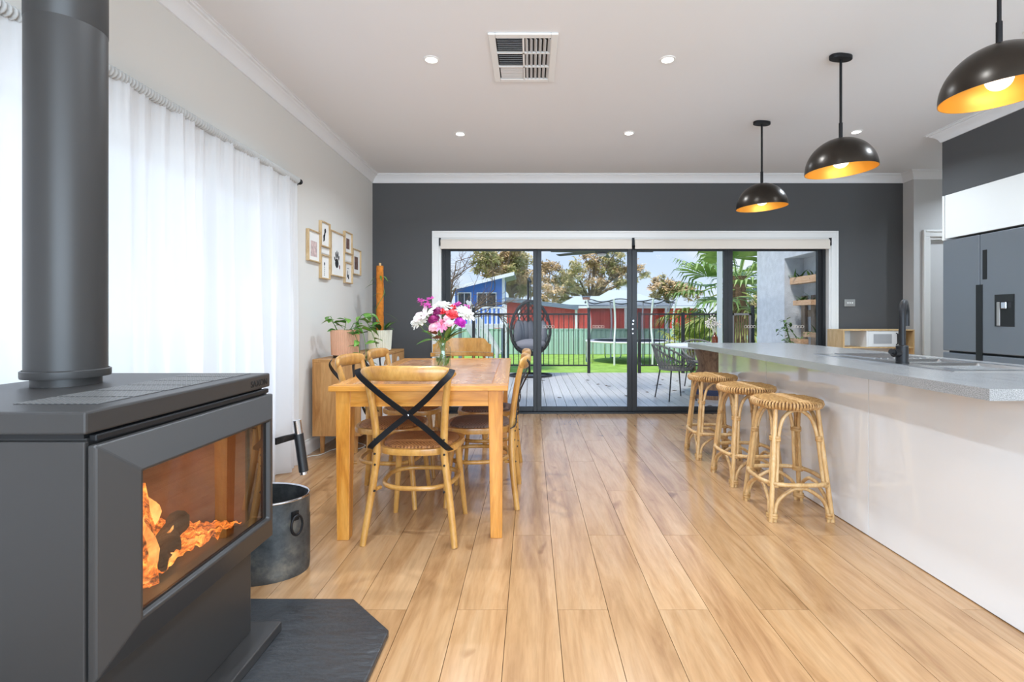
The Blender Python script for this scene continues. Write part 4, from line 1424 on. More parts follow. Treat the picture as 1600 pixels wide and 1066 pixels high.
# px, py, depth offset, radius px, colour, style, label
FLW = [
    (656, 500, -.02, 17, 'white', 'mum', 'white shaggy chrysanthemum at the left of the bouquet'),
    (691, 479, .03, 16, 'white', 'mum', 'white chrysanthemum at the top centre of the bouquet'),
    (727, 490, .0, 17, 'white', 'mum', 'white chrysanthemum at the right of the bouquet'),
    (665, 493, -.05, 14, 'blush', 'lily', 'blush pink lily with open petals at the left of the bouquet'),
    (660, 474, .02, 9, 'orchid', 'small', 'small orchid pink bloom at the upper left of the bouquet'),
    (672, 471, .03, 9, 'orchid', 'small', 'small orchid pink bloom at the very top of the bouquet'),
    (668, 481, -.01, 8, 'orchid', 'small', 'small orchid pink bloom above the blush lily'),
    (714, 475, .03, 8, 'orchid', 'small', 'small mauve bloom at the upper right of the bouquet'),
    (729, 481, .04, 6, 'orchid', 'small', 'tiny mauve bloom at the far right edge of the bouquet'),
    (684, 486, -.03, 11, 'plum', 'carn', 'plum carnation in the upper middle of the bouquet'),
    (677, 498, -.05, 10, 'plum', 'carn', 'plum carnation in the middle of the bouquet'),
    (694, 489, -.05, 8, 'red', 'small', 'small coral red bloom beside the plum carnation'),
    (707, 490, -.05, 11, 'red', 'carn', 'coral red carnation right of the bouquet centre'),
    (709, 482, -.02, 7, 'red', 'small', 'small coral red bloom at the top right of the bouquet'),
    (720, 503, -.06, 10, 'magenta', 'carn', 'vivid magenta dahlia at the lower right of the bouquet'),
    (690, 508, -.08, 11, 'pink', 'daisy', 'pink gerbera at the lower front of the bouquet'),
    (702, 505, -.09, 8, 'rose', 'carn', 'pale pink rose at the front of the bouquet, right of the gerbera'),
    (699, 497, -.07, 7, 'rose', 'carn', 'pale pink rose just above the gerbera'),
    (677, 511, -.08, 8, 'rose', 'carn', 'pale pink rose at the lower left front of the bouquet'),
]
fr_ = random.Random(8)
for k, (px, py, dy, rpx, cname, style, lab) in enumerate(FLW):
    Y = VYp + dy
    c = at(px, py, Y)
    r = rpx * Y / F
    f_ = thing('cut_flower', lab, 'flower', (VXp, VYp, vz), 0, 'flowers in the jar bouquet')
    lc = c - Vector((VXp, VYp, vz))
    axis = (lc - Vector((0, .12, .13)))
    axis.y = min(axis.y, -.04)
    mb = MB()
    if style == 'mum':
        mb.ball(lc, r * .5, nu=10, nv=7)
        petal_ball(mb, lc, r, 26, axis, r * 1.0, r * .32, fr_, 6, 1.25)
    elif style == 'lily':
        petal_ball(mb, lc, r, 6, axis, r * 1.35, r * .6, fr_, 1, 1.0)
        petal_ball(mb, lc, r, 5, axis, r * .5, r * .12, fr_, 1, .3)
    elif style == 'carn':
        mb.ball(lc, r * .55, nu=10, nv=7)
        petal_ball(mb, lc, r, 18, axis, r * .98, r * .55, fr_, 6, 1.3)
    elif style == 'daisy':
        petal_ball(mb, lc, r, 12, axis, r * 1.15, r * .42, fr_, 2, 1.3)
    else:
        for q in range(5):
            o_ = Vector((fr_.uniform(-.5, .5), fr_.uniform(-.3, .3), fr_.uniform(-.4, .5))) * r
            petal_ball(mb, lc + o_, r, 6, axis, r * .55, r * .42, fr_, 2, 1.0)
    mb.build('bloom', FM[cname], f_, smooth=75)
    a = fr_.uniform(0, 6.28)
    foot = Vector((.035 * math.cos(a), .030 * math.sin(a), .012))
    neck = Vector((.018 * math.cos(a + 2.5), .018 * math.sin(a + 2.5), .165))
    MB().tube(smooth_path([foot, neck, lerp(neck, lc, .55) + Vector((0, .01, .01)), lc], 5), .0028, 6).build('flower_stem', M['stem'], f_, smooth=True)
foliage = thing('bouquet_foliage', 'green and rust coloured leaves fanning out under the flowers', 'foliage', (VXp, VYp, vz))
for (px, py, L, W, yaw, pitch, mt) in [(676, 531, .115, .055, PI + .3, -.1, 'leaf'), (674, 523, .07, .05, PI + .4, .5, 'leaf'), (660, 514, .06, .04, PI, .9, 'leaf'), (690, 528, .08, .045, PI - .2, .1, 'rust'), (684, 522, .08, .045, PI, .4, 'rust'),
                                       (699, 530, .13, .05, -.2, .75, 'leaf_dark'), (702, 530, .14, .05, -.5, .6, 'leaf_dark'), (705, 528, .12, .045, .1, .6, 'leaf_dark'), (697, 530, .13, .04, -.9, 1.0, 'leaf_dark'), (700, 532, .13, .05, .5, .85, 'leaf')]:
    if 'rust' not in M:
        M['rust'] = leafy('rust leaf', S(112, 60, 34), S(150, 86, 50), 9, .5)
    c = at(px, py, VYp - .05) - Vector((VXp, VYp, vz))
    place_leaf(foliage, c, yaw, pitch, L, W, M[mt], fr_.uniform(-.9, .3), .2)
    MB().tube(smooth_path([(.0, 0, .02), (c.x * .2, c.y * .2, .165), c], 4), .0025, 6).build('leaf_stem', M['stem'], foliage, smooth=True)
for k in range(16):
    a = k * .393
    c = Vector((.038 * math.cos(a), .038 * math.sin(a), fr_.uniform(.012, .05)))
    place_leaf(foliage, c, a + 1.6, 1.0, .05, .016, M['leaf'], 0, .1, 'submerged_leaf')

# ================================================================== KITCHEN ISLAND
IX, IY, IYAW = 1.534, 1.671, math.radians(1.25)
isl = thing('kitchen_island', 'white gloss kitchen island base with breakfast bar overhang', 'kitchen island', (IX, IY, 0), IYAW)
pu = .240
MB().box(pu + .02, .93, .05, 2.86, .10, .86).build('carcass', M['white'], isl)
MB().box(pu + .05, .90, .06, 2.85, 0, .10).build('plinth', M['alu'], isl)
for a, b_ in ((.03, .918), (.922, 2.0), (2.004, 2.862)):
    MB().box(pu, pu + .018, a, b_, .004, .858).build('side_panel', M['white_gloss'], isl, bevel=.0015)
MB().box(pu, .95, 2.864, 2.886, .004, .858).build('end_panel', M['white_gloss'], isl, bevel=.0015)
MB().box(pu, .95, .01, .028, .004, .858).build('end_panel', M['white_gloss'], isl, bevel=.0015)
for k in range(4):
    ya = .06 + k * .70
    d = MB().box(.932, .950, ya + .003, ya + .697, .11, .84).build('cabinet_door', M['white_gloss'], isl, bevel=.0015)
    MB().box(.950, .962, ya + .30, ya + .40, .78, .79).build('handle', M['steel'], d)
# worktop with sink cut-out
cu0, cu1, cv0, cv1 = .37, .82, .54, 1.55
bt = MB()
bt.box(0, cu0, 0, 3.01, .86, .90).box(cu1, .97, 0, 3.01, .86, .90).box(cu0, cu1, 0, cv0, .86, .90).box(cu0, cu1, cv1, 3.01, .86, .90)
b_ = bt.build('island_worktop', M['bench'], None, loc=(IX, IY, 0), rot=(0, 0, IYAW))
tag(b_, 'flecked grey stone-look worktop on the white island', 'worktop')
# sink
sk = thing('kitchen_sink', 'stainless double-bowl sink with drainer set in the island', 'sink', (IX, IY, .90), IYAW)
ru0, ru1, rv0, rv1 = cu0 - .03, cu1 + .02, cv0 - .02, cv1 + .02
bowls = [(cu0 + .07, cu1 - .02, cv0 + .02, cv0 + .36), (cu0 + .07, cu1 - .02, cv0 + .40, cv0 + .60)]
mb = MB()
mb.box(ru0, cu0 + .07, rv0, rv1, .0005, .004).box(cu1 - .02, ru1, rv0, rv1, .0005, .004).box(cu0 + .07, cu1 - .02, rv0, cv0 + .02, .0005, .004)
mb.box(cu0 + .07, cu1 - .02, cv0 + .36, cv0 + .40, .0005, .004).box(cu0 + .07, cu1 - .02, cv0 + .60, rv1, .0005, .004)
mb.build('rim', M['steel'], sk)
for (a, b_, c, d) in bowls:
    m_ = MB()
    rr = lambda i, z: [(a + i, c + i, z), (b_ - i, c + i, z), (b_ - i, d - i, z), (a + i, d - i, z)]
    m_.loft([rr(0, .004), rr(.006, -.01), rr(.012, -.17), rr(.03, -.18)], caps=False).add(rr(.03, -.18), [(0, 1, 2, 3)])
    bo = m_.build('bowl', M['steel'], sk)
    MB().lathe([(.001, .003), (.04, .002), (.045, 0)], 18, ((a + b_) / 2, (c + d) / 2, -.18)).build('drain', M['chrome'], bo)
for k in range(9):
    u = cu0 + .09 + k * .038
    MB().tube([(u, cv0 + .64, .005), (u, cv1 - .01, .005)], .005, 6).build('drainer_rib', M['steel'], sk, smooth=True)
# tap
tp = thing('kitchen_tap', 'black gooseneck mixer tap beside the sink', 'tap', (1.912, 2.573, .904))
MB().lathe([(.001, 0), (.030, 0), (.030, .006), (.0275, .008), (.0275, .088), (.022, .092), (.001, .093)], 24).build('tap_body', M['black_metal'], tp, smooth=True)
dirv = Vector((.69, .72, 0))
R_ = .07
pth = [Vector((0, 0, .09)), Vector((0, 0, .17)), Vector((0, 0, .235))] + [dirv * (R_ - R_ * math.cos(a)) + Vector((0, 0, .245 + R_ * math.sin(a))) for a in [PI * j / 12 for j in range(1, 13)]] + [dirv * (2 * R_) + Vector((0, 0, .19))]
MB().tube(pth, .0155, 14).build('spout', M['black_metal'], tp, smooth=True)
MB().tube([(-.02, -.004, .052), (-.052, -.010, .052)], .020, 14).build('lever_hub', M['black_metal'], tp, smooth=True)
MB().tube([(-.048, -.010, .055), (-.070, -.016, .062)], .014, 10).build('lever', M['black_metal'], tp, smooth=True)


# ------------------------------------------------------------------ rattan stools
def make_stool():
    s = thing('rattan_stool', 'x', 'stool', (0, 0, 0), 0, 'rattan bar stools')
    a_, b_ = .118, .172           # corner offset at seat and floor
    SH = .635
    cor = [(-1, -1), (1, -1), (1, 1), (-1, 1)]

    def legp(i, z):
        k = lerp(b_, a_, z / SH)
        return Vector((cor[i][0] * k, cor[i][1] * k, z))
    for i in range(4):
        lg = MB().tube([legp(i, 0), legp(i, SH)], [.0135, .0125], 10).build('leg', M['rattan'], s, smooth=True)
        for z in (.035, .205, .455):
            p = legp(i, z)
            inw = Vector((-cor[i][0], -cor[i][1], 0)) * .0075
            MB(Matrix.Translation(p + inw) @ Matrix.Rotation(math.atan2(cor[i][1], cor[i][0]) + PI / 2, 4, 'Z')).lathe([(.94, -.015), (1.0, -.012), (1.0, -.005), (.95, -.003), (1.0, .001), (1.0, .008), (.95, .010), (.94, .015)], 18, (0, 0, 0), .0315, .0205).build('binding', M['rattan_wrap'], lg, smooth=True)
    for i in range(4):
        j = (i + 1) % 4
        d = (legp(j, 0) - legp(i, 0)).normalized()
        off = d * .0225
        up = [legp(i, .20) + off, legp(i, .33) + off, legp(i, .46) + off]
        mid0, mid1 = legp(i, SH - .022), legp(j, SH - .022)
        up += [legp(i, .555) + d * .040, lerp(mid0, mid1, .32) + Vector((0, 0, -.012)), lerp(mid0, mid1, .5), lerp(mid0, mid1, .68) + Vector((0, 0, -.012)), legp(j, .555) - d * .040]
        up += [legp(j, .46) - off, legp(j, .33) - off, legp(j, .20) - off]
        MB().tube(smooth_path(up, 5), .0105, 9).build('upper_arch', M['rattan'], s, smooth=True)
        lo = [legp(i, .0) + off, legp(i, .07) + off, legp(i, .125) + d * .045, lerp(legp(i, .175), legp(j, .175), .36), lerp(legp(i, .18), legp(j, .18), .5), lerp(legp(i, .175), legp(j, .175), .64), legp(j, .125) - d * .045, legp(j, .07) - off, legp(j, .0) - off]
        MB().tube(smooth_path(lo, 5), .0105, 9).build('lower_arch', M['rattan'], s, smooth=True)
    ring = []
    for k in range(48):
        a = 2 * PI * k / 48
        ca, sa = math.cos(a), math.sin(a)
        rr = .200 / ((abs(ca) ** 3.2 + abs(sa) ** 3.2) ** (1 / 3.2))
        ring.append((rr * ca * .93, rr * sa * .93, .208))
    MB().tube(ring, .0125, 9, True).build('foot_ring', M['rattan'], s, smooth=True)
    se = MB().lathe([(.001, SH - .012), (.165, SH - .012), (.183, SH - .006), (.191, SH + .006), (.189, SH + .017), (.178, SH + .021), (.001, SH + .021)], 48).build('seat_pad', M['seat_gap'], s, smooth=50)
    ed = MB()
    for k in range(132):
        a = 2 * PI * k / 132
        q = [(.165, SH - .015), (.186, SH - .010), (.1945, SH + .006), (.190, SH + .021), (.172, SH + .026)]
        sl = .05 if k % 2 else -.01
        ed.tube([(r * math.cos(a + sl * j / 4), r * math.sin(a + sl * j / 4), z) for j, (r, z) in enumerate(q)], .0050, 5)
    ed.build('seat_edge', M['rattan_seat'], se, smooth=60)
    # chevron weave: slim strands over the pad
    wv = MB()
    for k in range(-9, 15):
        for sg in (-1, 1):
            x0 = 0
            y0 = k * .0225
            pts = []
            for q in range(7):
                u = q / 6 * .19
                x, y = sg * u, y0 - u * .75
                if x * x + y * y < .182 ** 2:
                    pts.append((x, y, SH + .0235 + .0018 * math.sin(q * 2.4 + k)))
            if len(pts) > 1:
                wv.tube(pts, .0082, 6)
    wv.build('seat_weave', M['rattan_seat'], se)
    return s


s0 = make_stool()
g_ = 'rattan bar stools'
s0.location = (1.506, 2.952, 0)
s0['label'] = 'rattan stool nearest the viewer along the island'
dup(s0, (1.515, 3.525, 0), math.radians(2), 'rattan stool in the middle of the three along the island', g_)
dup(s0, (1.505, 4.15, 0), math.radians(-2), 'rattan stool farthest from the viewer, beside the glass door', g_)

# ------------------------------------------------------------------ pendant lamps
for (x, y, rim, lab) in ((1.978, 2.11, 2.083, 'black dome pendant lamp with gold lining, nearest and cut by the frame'), (1.975, 3.185, 2.075, 'black dome pendant lamp with gold lining, middle of the row'),
                         (1.969, 4.262, 2.078, 'black dome pendant lamp with gold lining, nearest the glass door')):
    pl = thing('pendant_lamp', lab, 'pendant lamp', (x, y, CEIL), math.radians(10), 'dome pendant lamps over the island')
    z0 = rim - CEIL
    R_ = .205
    oval_c = [(.075 * math.copysign(abs(math.cos(a)) ** .8, math.cos(a)), .038 * math.copysign(abs(math.sin(a)) ** .8, math.sin(a))) for a in [2 * PI * j / 28 for j in range(28)]]
    MB().prism(oval_c, -.026, 0).build('ceiling_canopy', M['black_metal'], pl, bevel=.004)
    MB().tube([(0, 0, -.026), (0, 0, z0 + R_ + .08)], .008, 10).build('stem', M['black_metal'], pl, smooth=True)
    MB().tube([(0, 0, z0 + R_ + .10), (0, 0, z0 + R_ - .01)], .0115, 12).build('stem_coupling', M['black_metal'], pl, smooth=True)
    mt = Matrix.Translation((0, 0, z0)) @ Matrix.Rotation(math.radians(3), 4, 'Y').inverted()
    sh = MB(mt).lathe([(R_ * math.cos(a) + .0001, R_ * math.sin(a)) for a in [PI / 2 * j / 16 for j in range(17)]], 56).build('shade', M['bronze'], pl, smooth=70)
    MB(mt).lathe([((R_ - .003) * math.cos(a) + .0001, (R_ - .003) * math.sin(a) + .0001) for a in [PI / 2 * j / 16 for j in range(17)]], 56).build('gold_lining', M['brass'], sh, smooth=70)
    MB(mt).lathe([(R_ - .003, 0), (R_, 0)], 56).build('rim', M['brass'], sh)
    MB().tube([(0, 0, z0 + R_ - .01), (0, 0, z0 + .115)], .020, 12).build('lamp_holder', M['black_plastic'], pl, smooth=True)
    MB().ball((0, 0, z0 + .065), .048, nu=20, nv=14).build('bulb', M['bulb'], pl, smooth=True)
    lamp('pendant_glow', 'POINT', (x, y, rim + .01), (0, 0, 0), .9, (1, .85, .62), shadow_soft_size=.05)

# ------------------------------------------------------------------ fridge, cupboards
fg = thing('refrigerator', 'dark stainless french-door refrigerator with water dispenser', 'refrigerator', (4.05, 4.06, 0))
FX = BX - 4.05
yA, yB, yM = 3.60 - 4.06, 4.500 - 4.06, 4.131 - 4.06
MB().box(FX + .06, .33, yA, yB, .02, 1.825).build('cabinet', M['alu'], fg)
dL = MB().box(FX, FX + .055, yM + .003, yB, .845, 1.825).build('door', M['fridge'], fg, bevel=.006)
dR = MB().box(FX, FX + .055, yA, yM - .003, .845, 1.825).build('door', M['fridge'], fg, bevel=.006)
dwL = MB().box(FX, FX + .055, yM + .003, yB, .04, .828).build('drawer', M['fridge'], fg, bevel=.006)
dwR = MB().box(FX, FX + .055, yA, yM - .003, .04, .828).build('drawer', M['fridge'], fg, bevel=.006)


def onfridge(x0, x1, y0, y1):
    """pixel box -> local (ya, yb, z0, z1) on the fridge face"""
    a, b_ = F * BX / (x1 - VX), F * BX / (x0 - VX)
    zc = (a + b_) / 2
    return a - 4.06, b_ - 4.06, HC - (y1 - VY) * zc / F, HC - (y0 - VY) * zc / F


a, b_, c, d = onfridge(1525.5, 1535.5, 445, 566)
MB().box(FX - .004, FX + .002, a, b_, .70, d).build('recessed_handle', M['black_plastic'], fg)
a, b_, c, d = onfridge(1535.8, 1542.2, 390.6, 436.5)
o = MB().box(FX - .003, FX + .001, a, b_, c, d).build('control_panel', M['black_plastic'], dR)
a, b_, c, d = onfridge(1554.5, 1585.5, 460, 510.5)
dsp = MB().box(FX - .003, FX + .001, a, b_, c, d).build('water_dispenser', M['black_plastic'], dR, bevel=.001)
MB().box(FX - .006, FX - .003, a + .003, b_ - .003, d - .055, d - .003).build('display', M['alu'], dsp)
MB().box(FX - .022, FX - .003, (a + b_) / 2 - .03, (a + b_) / 2 + .012, d - .115, d - .058).build('spout', M['chrome'], dsp, bevel=.006)
MB().box(FX - .014, FX - .003, (a + b_) / 2 + .030, (a + b_) / 2 + .055, c + .006, d - .06).build('lever', M['steel_sat'], dsp, bevel=.003)
# cupboard over the fridge and the tall pantry beside it
oc = thing('overhead_cupboard', 'white cupboard with flat doors above the refrigerator', 'cupboard', (4.05, 4.05, 1.843))
MB().box(FX + .02, .36, 3.601 - 4.05, 4.502 - 4.05, .004, .388).build('carcass', M['white'], oc)
MB().box(FX - .002, FX + .018, 3.603 - 4.05, 4.475 - 4.05, 0, .388).build('door', M['white'], oc, bevel=.002)
MB().box(FX - .002, .36, 4.482 - 4.05, 4.504 - 4.05, -.012, .388).build('end_panel', M['white'], oc, bevel=.001)
pc = thing('pantry_cabinet', 'tall white pantry cabinet beside the refrigerator, outside the frame', 'cabinet', (4.05, 3.1, 0))
MB().box(FX + .02, .36, -.48, .48, .1, 2.23).build('carcass', M['white'], pc)
MB().box(FX + .05, .36, -.48, .48, 0, .1).build('plinth', M['alu'], pc)
for a, b_ in ((-.478, -.002), (.002, .478)):
    MB().box(FX, FX + .018, a, b_, .11, 2.23).build('door', M['white'], pc, bevel=.002)

# ------------------------------------------------------------------ toy kitchen by the back wall
KY = 5.50
k0, k1 = (1317.8 - VX) * KY / F, (1429.3 - VX) * KY / F
KW = k1 - k0
kt = thing('toy_kitchen', 'birch toy kitchen with white toy microwave against the charcoal wall', 'toy kitchen', ((k0 + k1) / 2, KY, 0))
H_ = 1.006
hw = KW / 2
MB().box(-hw, hw, 0, .30, H_ - .014, H_).build('top', M['birch'], kt, bevel=.002)
for s in (-1, 1):
    MB().box(s * hw - (.014 if s > 0 else 0), s * hw + (.014 if s < 0 else 0), 0, .30, 0, H_ - .014).build('side_panel', M['birch'], kt, bevel=.002)
MB().box(-hw + .014, hw - .014, 0, .30, .80, .812).build('shelf', M['birch'], kt)
MB().box(-hw + .014, hw - .014, .292, .30, .5, H_ - .014).build('back_panel', M['white'], kt)
MB().box(-hw + .014, hw - .014, .0, .30, .50, .515).build('worktop', M['birch'], kt)
MB().box(-hw + .014, 0, .01, .02, .03, .495).build('cabinet_door', M['white'], kt)
MB().box(0.004, hw - .014, .01, .02, .03, .495).build('cabinet_door', M['white'], kt)
MB().box(-.135, -.120, 0.005, .29, .812, H_ - .014).build('divider', M['white'], kt)
md = MB().box(-.118, .215, .002, .018, .815, H_ - .018).build('microwave_door', M['white'], kt, bevel=.003)
MB().box(-.06, .14, -.001, .003, .85, .955).build('microwave_window', M['grey_vent'], md)
MB().tube([(.19, -.0, .84), (.19, -.022, .85), (.19, -.022, .955), (.19, 0, .965)], .006, 8).build('microwave_handle', M['black_plastic'], md)
MB().tube(smooth_path([(.28, .15, .812), (.28, .15, .90), (.27, .12, .93), (.26, .08, .92)], 5), .008, 8).build('toy_tap', M['black_plastic'], kt, smooth=True)

# ================================================================== OUTSIDE: DECK
ZD = -.05
DY0, DY1 = WB + .2, 10.75
dk_ = struct('deck', MB().box(-7, 7, DY0, DY1, ZD - .2, ZD - .024), M['subfloor'])
bw = .137
bm = MB().box(-bw / 2 + .0035, bw / 2 - .0035, -(DY1 - DY0) / 2, (DY1 - DY0) / 2, -.024, 0).mesh('deck_board', M['deck'])
for k in range(-26, 40):
    x = k * bw
    o = bpy.data.objects.new('deck_board', bm)
    COL.objects.link(o)
    o.parent = dk_
    o.location = (x, (DY0 + DY1) / 2, ZD)
struct('door_sill', MB().box(DX0, DX1, WB + .16, WB + .21, -.1, .0), M['alu'])
# fallen leaves and puddle-like litter on the deck
lr = random.Random(77)
lm = leaf_mesh(.09, .05, .3, 4, .1).mesh('fallen_leaf', M['bark'], 60)
for k in range(34):
    x, y = lr.uniform(-.2, 3.0), lr.uniform(6.3, 9.6)
    o = bpy.data.objects.new('fallen_leaf', lm)
    COL.objects.link(o)
    o.location = (x, y, ZD + .004)
    o.rotation_euler = (0, 0, lr.uniform(0, 6))
    tag(o, 'small dark fallen leaf on the wet deck', 'leaf', 'fallen leaves on the deck')

# alfresco roof, beam, post and rendered wall with planter niche
AXW = 3.9
struct('roof_alfresco', MB().box(-4, 6.5, WB + .2, 8.5, 2.78, 2.79), glass('clear roof sheet', (.93, .94, .95, 1), 0, 0, .3))
for k in range(5):
    struct('beam_rafter', MB().box(-3.4 + k * 2.2, -3.34 + k * 2.2, WB + .2, 8.5, 2.66, 2.78), M['ceiling'])
struct('post_alfresco', MB().box(3.26 - .035, 3.26 + .035, 8.6, 8.67, ZD, 2.72), M['pale_roof'])
struct('beam_alfresco', MB().box(3.30, AXW, 8.58, 8.68, 2.325, 2.72), M['wall_light'])
ny0, ny1, nz1 = 6.6, 7.69, 2.045
struct('wall_alfresco', MB().box(AXW, AXW + .6, WB + .2, ny0, ZD - .2, 2.85).box(AXW, AXW + .6, ny1, 8.62, ZD - .2, 2.85).box(AXW, AXW + .6, ny0, ny1, nz1, 2.85)
       .box(AXW + .30, AXW + .6, ny0, ny1, ZD - .2, nz1), M['render'])
pg = thing('planter_rack', 'weathered timber rack of upright boards in the niche of the rendered wall', 'rack', (AXW + .2, 7.2, ZD))
for y in (7.62, 7.36, 7.08, 6.85):
    MB().box(.05, .09, y - 7.2 - .05, y - 7.2 + .05, 0, 1.52).build('upright_board', M['old_timber'], pg)
MB(Matrix.Translation((.045, -.1, .62)) @ Matrix.Rotation(.75, 4, 'X')).box(-.015, .0, -.04, .04, -.42, .42).build('brace', M['old_timber'], pg)
for z in (.35, 1.2):
    MB().box(.09, .1, -.45, .45, z, z + .1).build('cross_board', M['old_timber'], pg)
boxes = [((1229.5, 1276, 432.5, 445.5), 'pine planter box at the top of the niche rack'), ((1239, 1267, 468, 477.5), 'short pine planter box in the middle of the niche rack'),
         ((1255, 1276, 516.8, 526.2), 'pine planter box at the lower right of the niche rack'), ((1229, 1250.5, 526.8, 538), 'pine planter box at the lower left of the niche rack')]
gr = random.Random(5)
for (x0, x1, y0, y1), lab in boxes:
    XB = AXW + .07
    ya, yb = F * XB / (x1 - VX), F * XB / (x0 - VX)
    yb = min(yb, ny1 - .03)
    z1 = HC - (y0 + 2 - VY) * (yb) / F
    z0 = z1 - (y1 - y0) * .8 * yb / F
    pb = thing('planter_box', lab, 'planter', (XB, (ya + yb) / 2, z0), 0, 'pine planter boxes on the rack')
    L, H_ = (yb - ya) / 2, z1 - z0
    MB().box(0, .015, -L, L, 0, H_).build('front_board', M['planter'], pb, bevel=.002)
    MB().box(.105, .12, -L, L, 0, H_).build('back_board', M['planter'], pb)
    for s in (-1, 1):
        MB().box(.015, .105, s * L - (.015 if s > 0 else 0), s * L + (.015 if s < 0 else 0), 0, H_).build('end_board', M['planter'], pb)
    MB().box(.015, .105, -L + .015, L - .015, .01, H_ - .02).build('soil', M['soil'], pb)
    for k in range(max(8, int(L * 60))):
        place_leaf(pb, (.06 + gr.uniform(-.03, .03), gr.uniform(-L + .02, L - .02), H_ - .02), gr.uniform(0, 6.28), gr.uniform(.2, 1.3), gr.uniform(.08, .2), gr.uniform(.015, .04), M['leaf_dark'] if k % 2 else M['leaf'], 0, .5)
sh = thing('niche_shrub', 'leafy green bush spilling from the left edge of the niche', 'bush', (AXW - .10, 7.46, .75))
for k in range(60):
    place_leaf(sh, (gr.uniform(-.05, .03), gr.uniform(-.16, .16), gr.uniform(-.1, .36)), gr.uniform(0, 6.28), gr.uniform(-.4, 1.0), gr.uniform(.06, .11), gr.uniform(.03, .05), M['leaf'] if k % 3 else M['leaf_dark'], 0, .3)
MB().tube(smooth_path([(.23, .12, -.10), (.10, .05, .02), (0, 0, .3)], 5), .008, 6).build('stem', M['stem'], sh)

# ceiling fan of the alfresco
fn_ = thing('ceiling_fan', 'dark ceiling fan with light under the alfresco roof', 'ceiling fan', (1.06, 7.5, 2.675))
MB().tube([(0, 0, .1), (0, 0, -.5)], .014, 10).build('downrod', M['fan'], fn_, smooth=True)
MB().lathe([(.001, -.46), (.06, -.47), (.10, -.52), (.10, -.56), (.07, -.585), (.001, -.59)], 28).build('motor', M['fan'], fn_, smooth=True)
MB().lathe([(.07, -.585), (.06, -.61), (.001, -.62)], 24).build('light_lens', M['white_plastic'], fn_, smooth=True)
for a in (.05, 1.32, 2.55, 3.25, 4.3):
    MB(Matrix.Rotation(a, 4, 'Z') @ Matrix.Translation((0, 0, -.545)) @ Matrix.Rotation(.18, 4, 'X')).prism([(.09, -.03), (.3, -.06), (.76, -.055), (.78, -.02), (.78, .03), (.3, .06), (.09, .03)], -.004, .004).build('blade', M['fan'], fn_)


# ------------------------------------------------------------------ deck fence sections
def baluster_fence(x0, x1, y, z0, z1, label, posts, zpost=.12):
    f = thing('deck_fence', label, 'fence', ((x0 + x1) / 2, y, ZD), 0, 'black balustrade sections')
    cx = (x0 + x1) / 2
    MB().box(x0 - cx, x1 - cx, -.02, .02, z1 - ZD - .035, z1 - ZD).build('top_rail', M['fence_black'], f)
    MB().box(x0 - cx, x1 - cx, -.02, .02, z0 - ZD, z0 - ZD + .03).build('bottom_rail', M['fence_black'], f)
    n = int(round((x1 - x0) / .108))
    bal = MB().tube([(0, 0, z0 - ZD + .03), (0, 0, z1 - ZD - .035)], .0085, 6).mesh('baluster', M['fence_black'])
    for k in range(1, n):
        o = bpy.data.objects.new('baluster', bal)
        COL.objects.link(o)
        o.parent = f
        o.location = (lerp(x0, x1, k / n) - cx, 0, 0)
    for px in posts:
        p = MB().box(px - cx - .03, px - cx + .03, -.03, .03, 0, z1 - ZD + zpost).build('post', M['fence_black'], f)
    return f


FY = 10.65
fk = FY / F
ftop = HC + 6.2 * fk
baluster_fence((740 - VX) * fk, (920 - VX) * fk, FY, .10, ftop, 'black metal balustrade left of the lawn opening, behind the hanging chair', [(740 - VX) * fk, (920 - VX) * fk])
baluster_fence((999 - VX) * fk, (1140 - VX) * fk, FY, .10, ftop, 'black metal balustrade right of the lawn opening, behind the patio chairs', [(999 - VX) * fk, (1067 - VX) * fk, (1140 - VX) * fk], .02)
# side gate beyond the post
gt = thing('side_gate', 'grey-brown slatted side gate between the post and the rendered wall', 'gate', ((1158 - VX) * 9.6 / F, 9.6, ZD))
gw = 15 * 9.6 / F
gz = HC + 6.5 * 9.6 / F - ZD
MB().box(-gw, gw, -.02, .02, gz - .04, gz).box(-gw, gw, -.02, .02, .08, .12).box(-gw, -gw + .04, -.02, .02, .08, gz).box(gw - .04, gw, -.02, .02, .08, gz).build('gate_frame', M['rope'], gt)
for k in range(7):
    MB().box(-gw + .05 + k * .044, -gw + .05 + k * .044 + .018, -.012, .012, .12, gz - .04).build('slat', M['palm_bark'], gt)
MB().box(gw + .01, gw + .06, -.03, .03, 0, gz + .15).build('post', M['fence_black'], gt)

# ------------------------------------------------------------------ hanging egg chair
ec = thing('hanging_egg_chair', 'charcoal wicker hanging egg chair with grey cushion on the deck', 'hanging chair', ((829 - VX) * 10.0 / F, 10.0, ZD))
MB().tube([(.42 * math.cos(a), .30 + .32 * math.sin(a) - .22, .025) for a in [2 * PI * j / 32 for j in range(32)]], .022, 8, True).build('base_ring', M['fence_black'], ec, smooth=True)
MB().tube(smooth_path([(-.02, .38, .03), (-.05, .42, .7), (-.05, .42, 1.5), (-.05, .36, 1.86), (-.04, .18, 1.98), (0, .0, 1.90)], 6), .024, 8).build('stand_pole', M['fence_black'], ec, smooth=True)
MB().tube([(0, 0, 1.90), (0, .0, 1.52)], .008, 6).build('hanger', M['fence_black'], ec)
EH, EW, EC = .56, .41, .98


def egg(lat, lon):
    z = math.sin(lat)
    r = math.cos(lat) * (1 + .12 * (-z))
    return Vector((EW * r * math.sin(lon), EW * .85 * r * math.cos(lon), EC + EH * z))


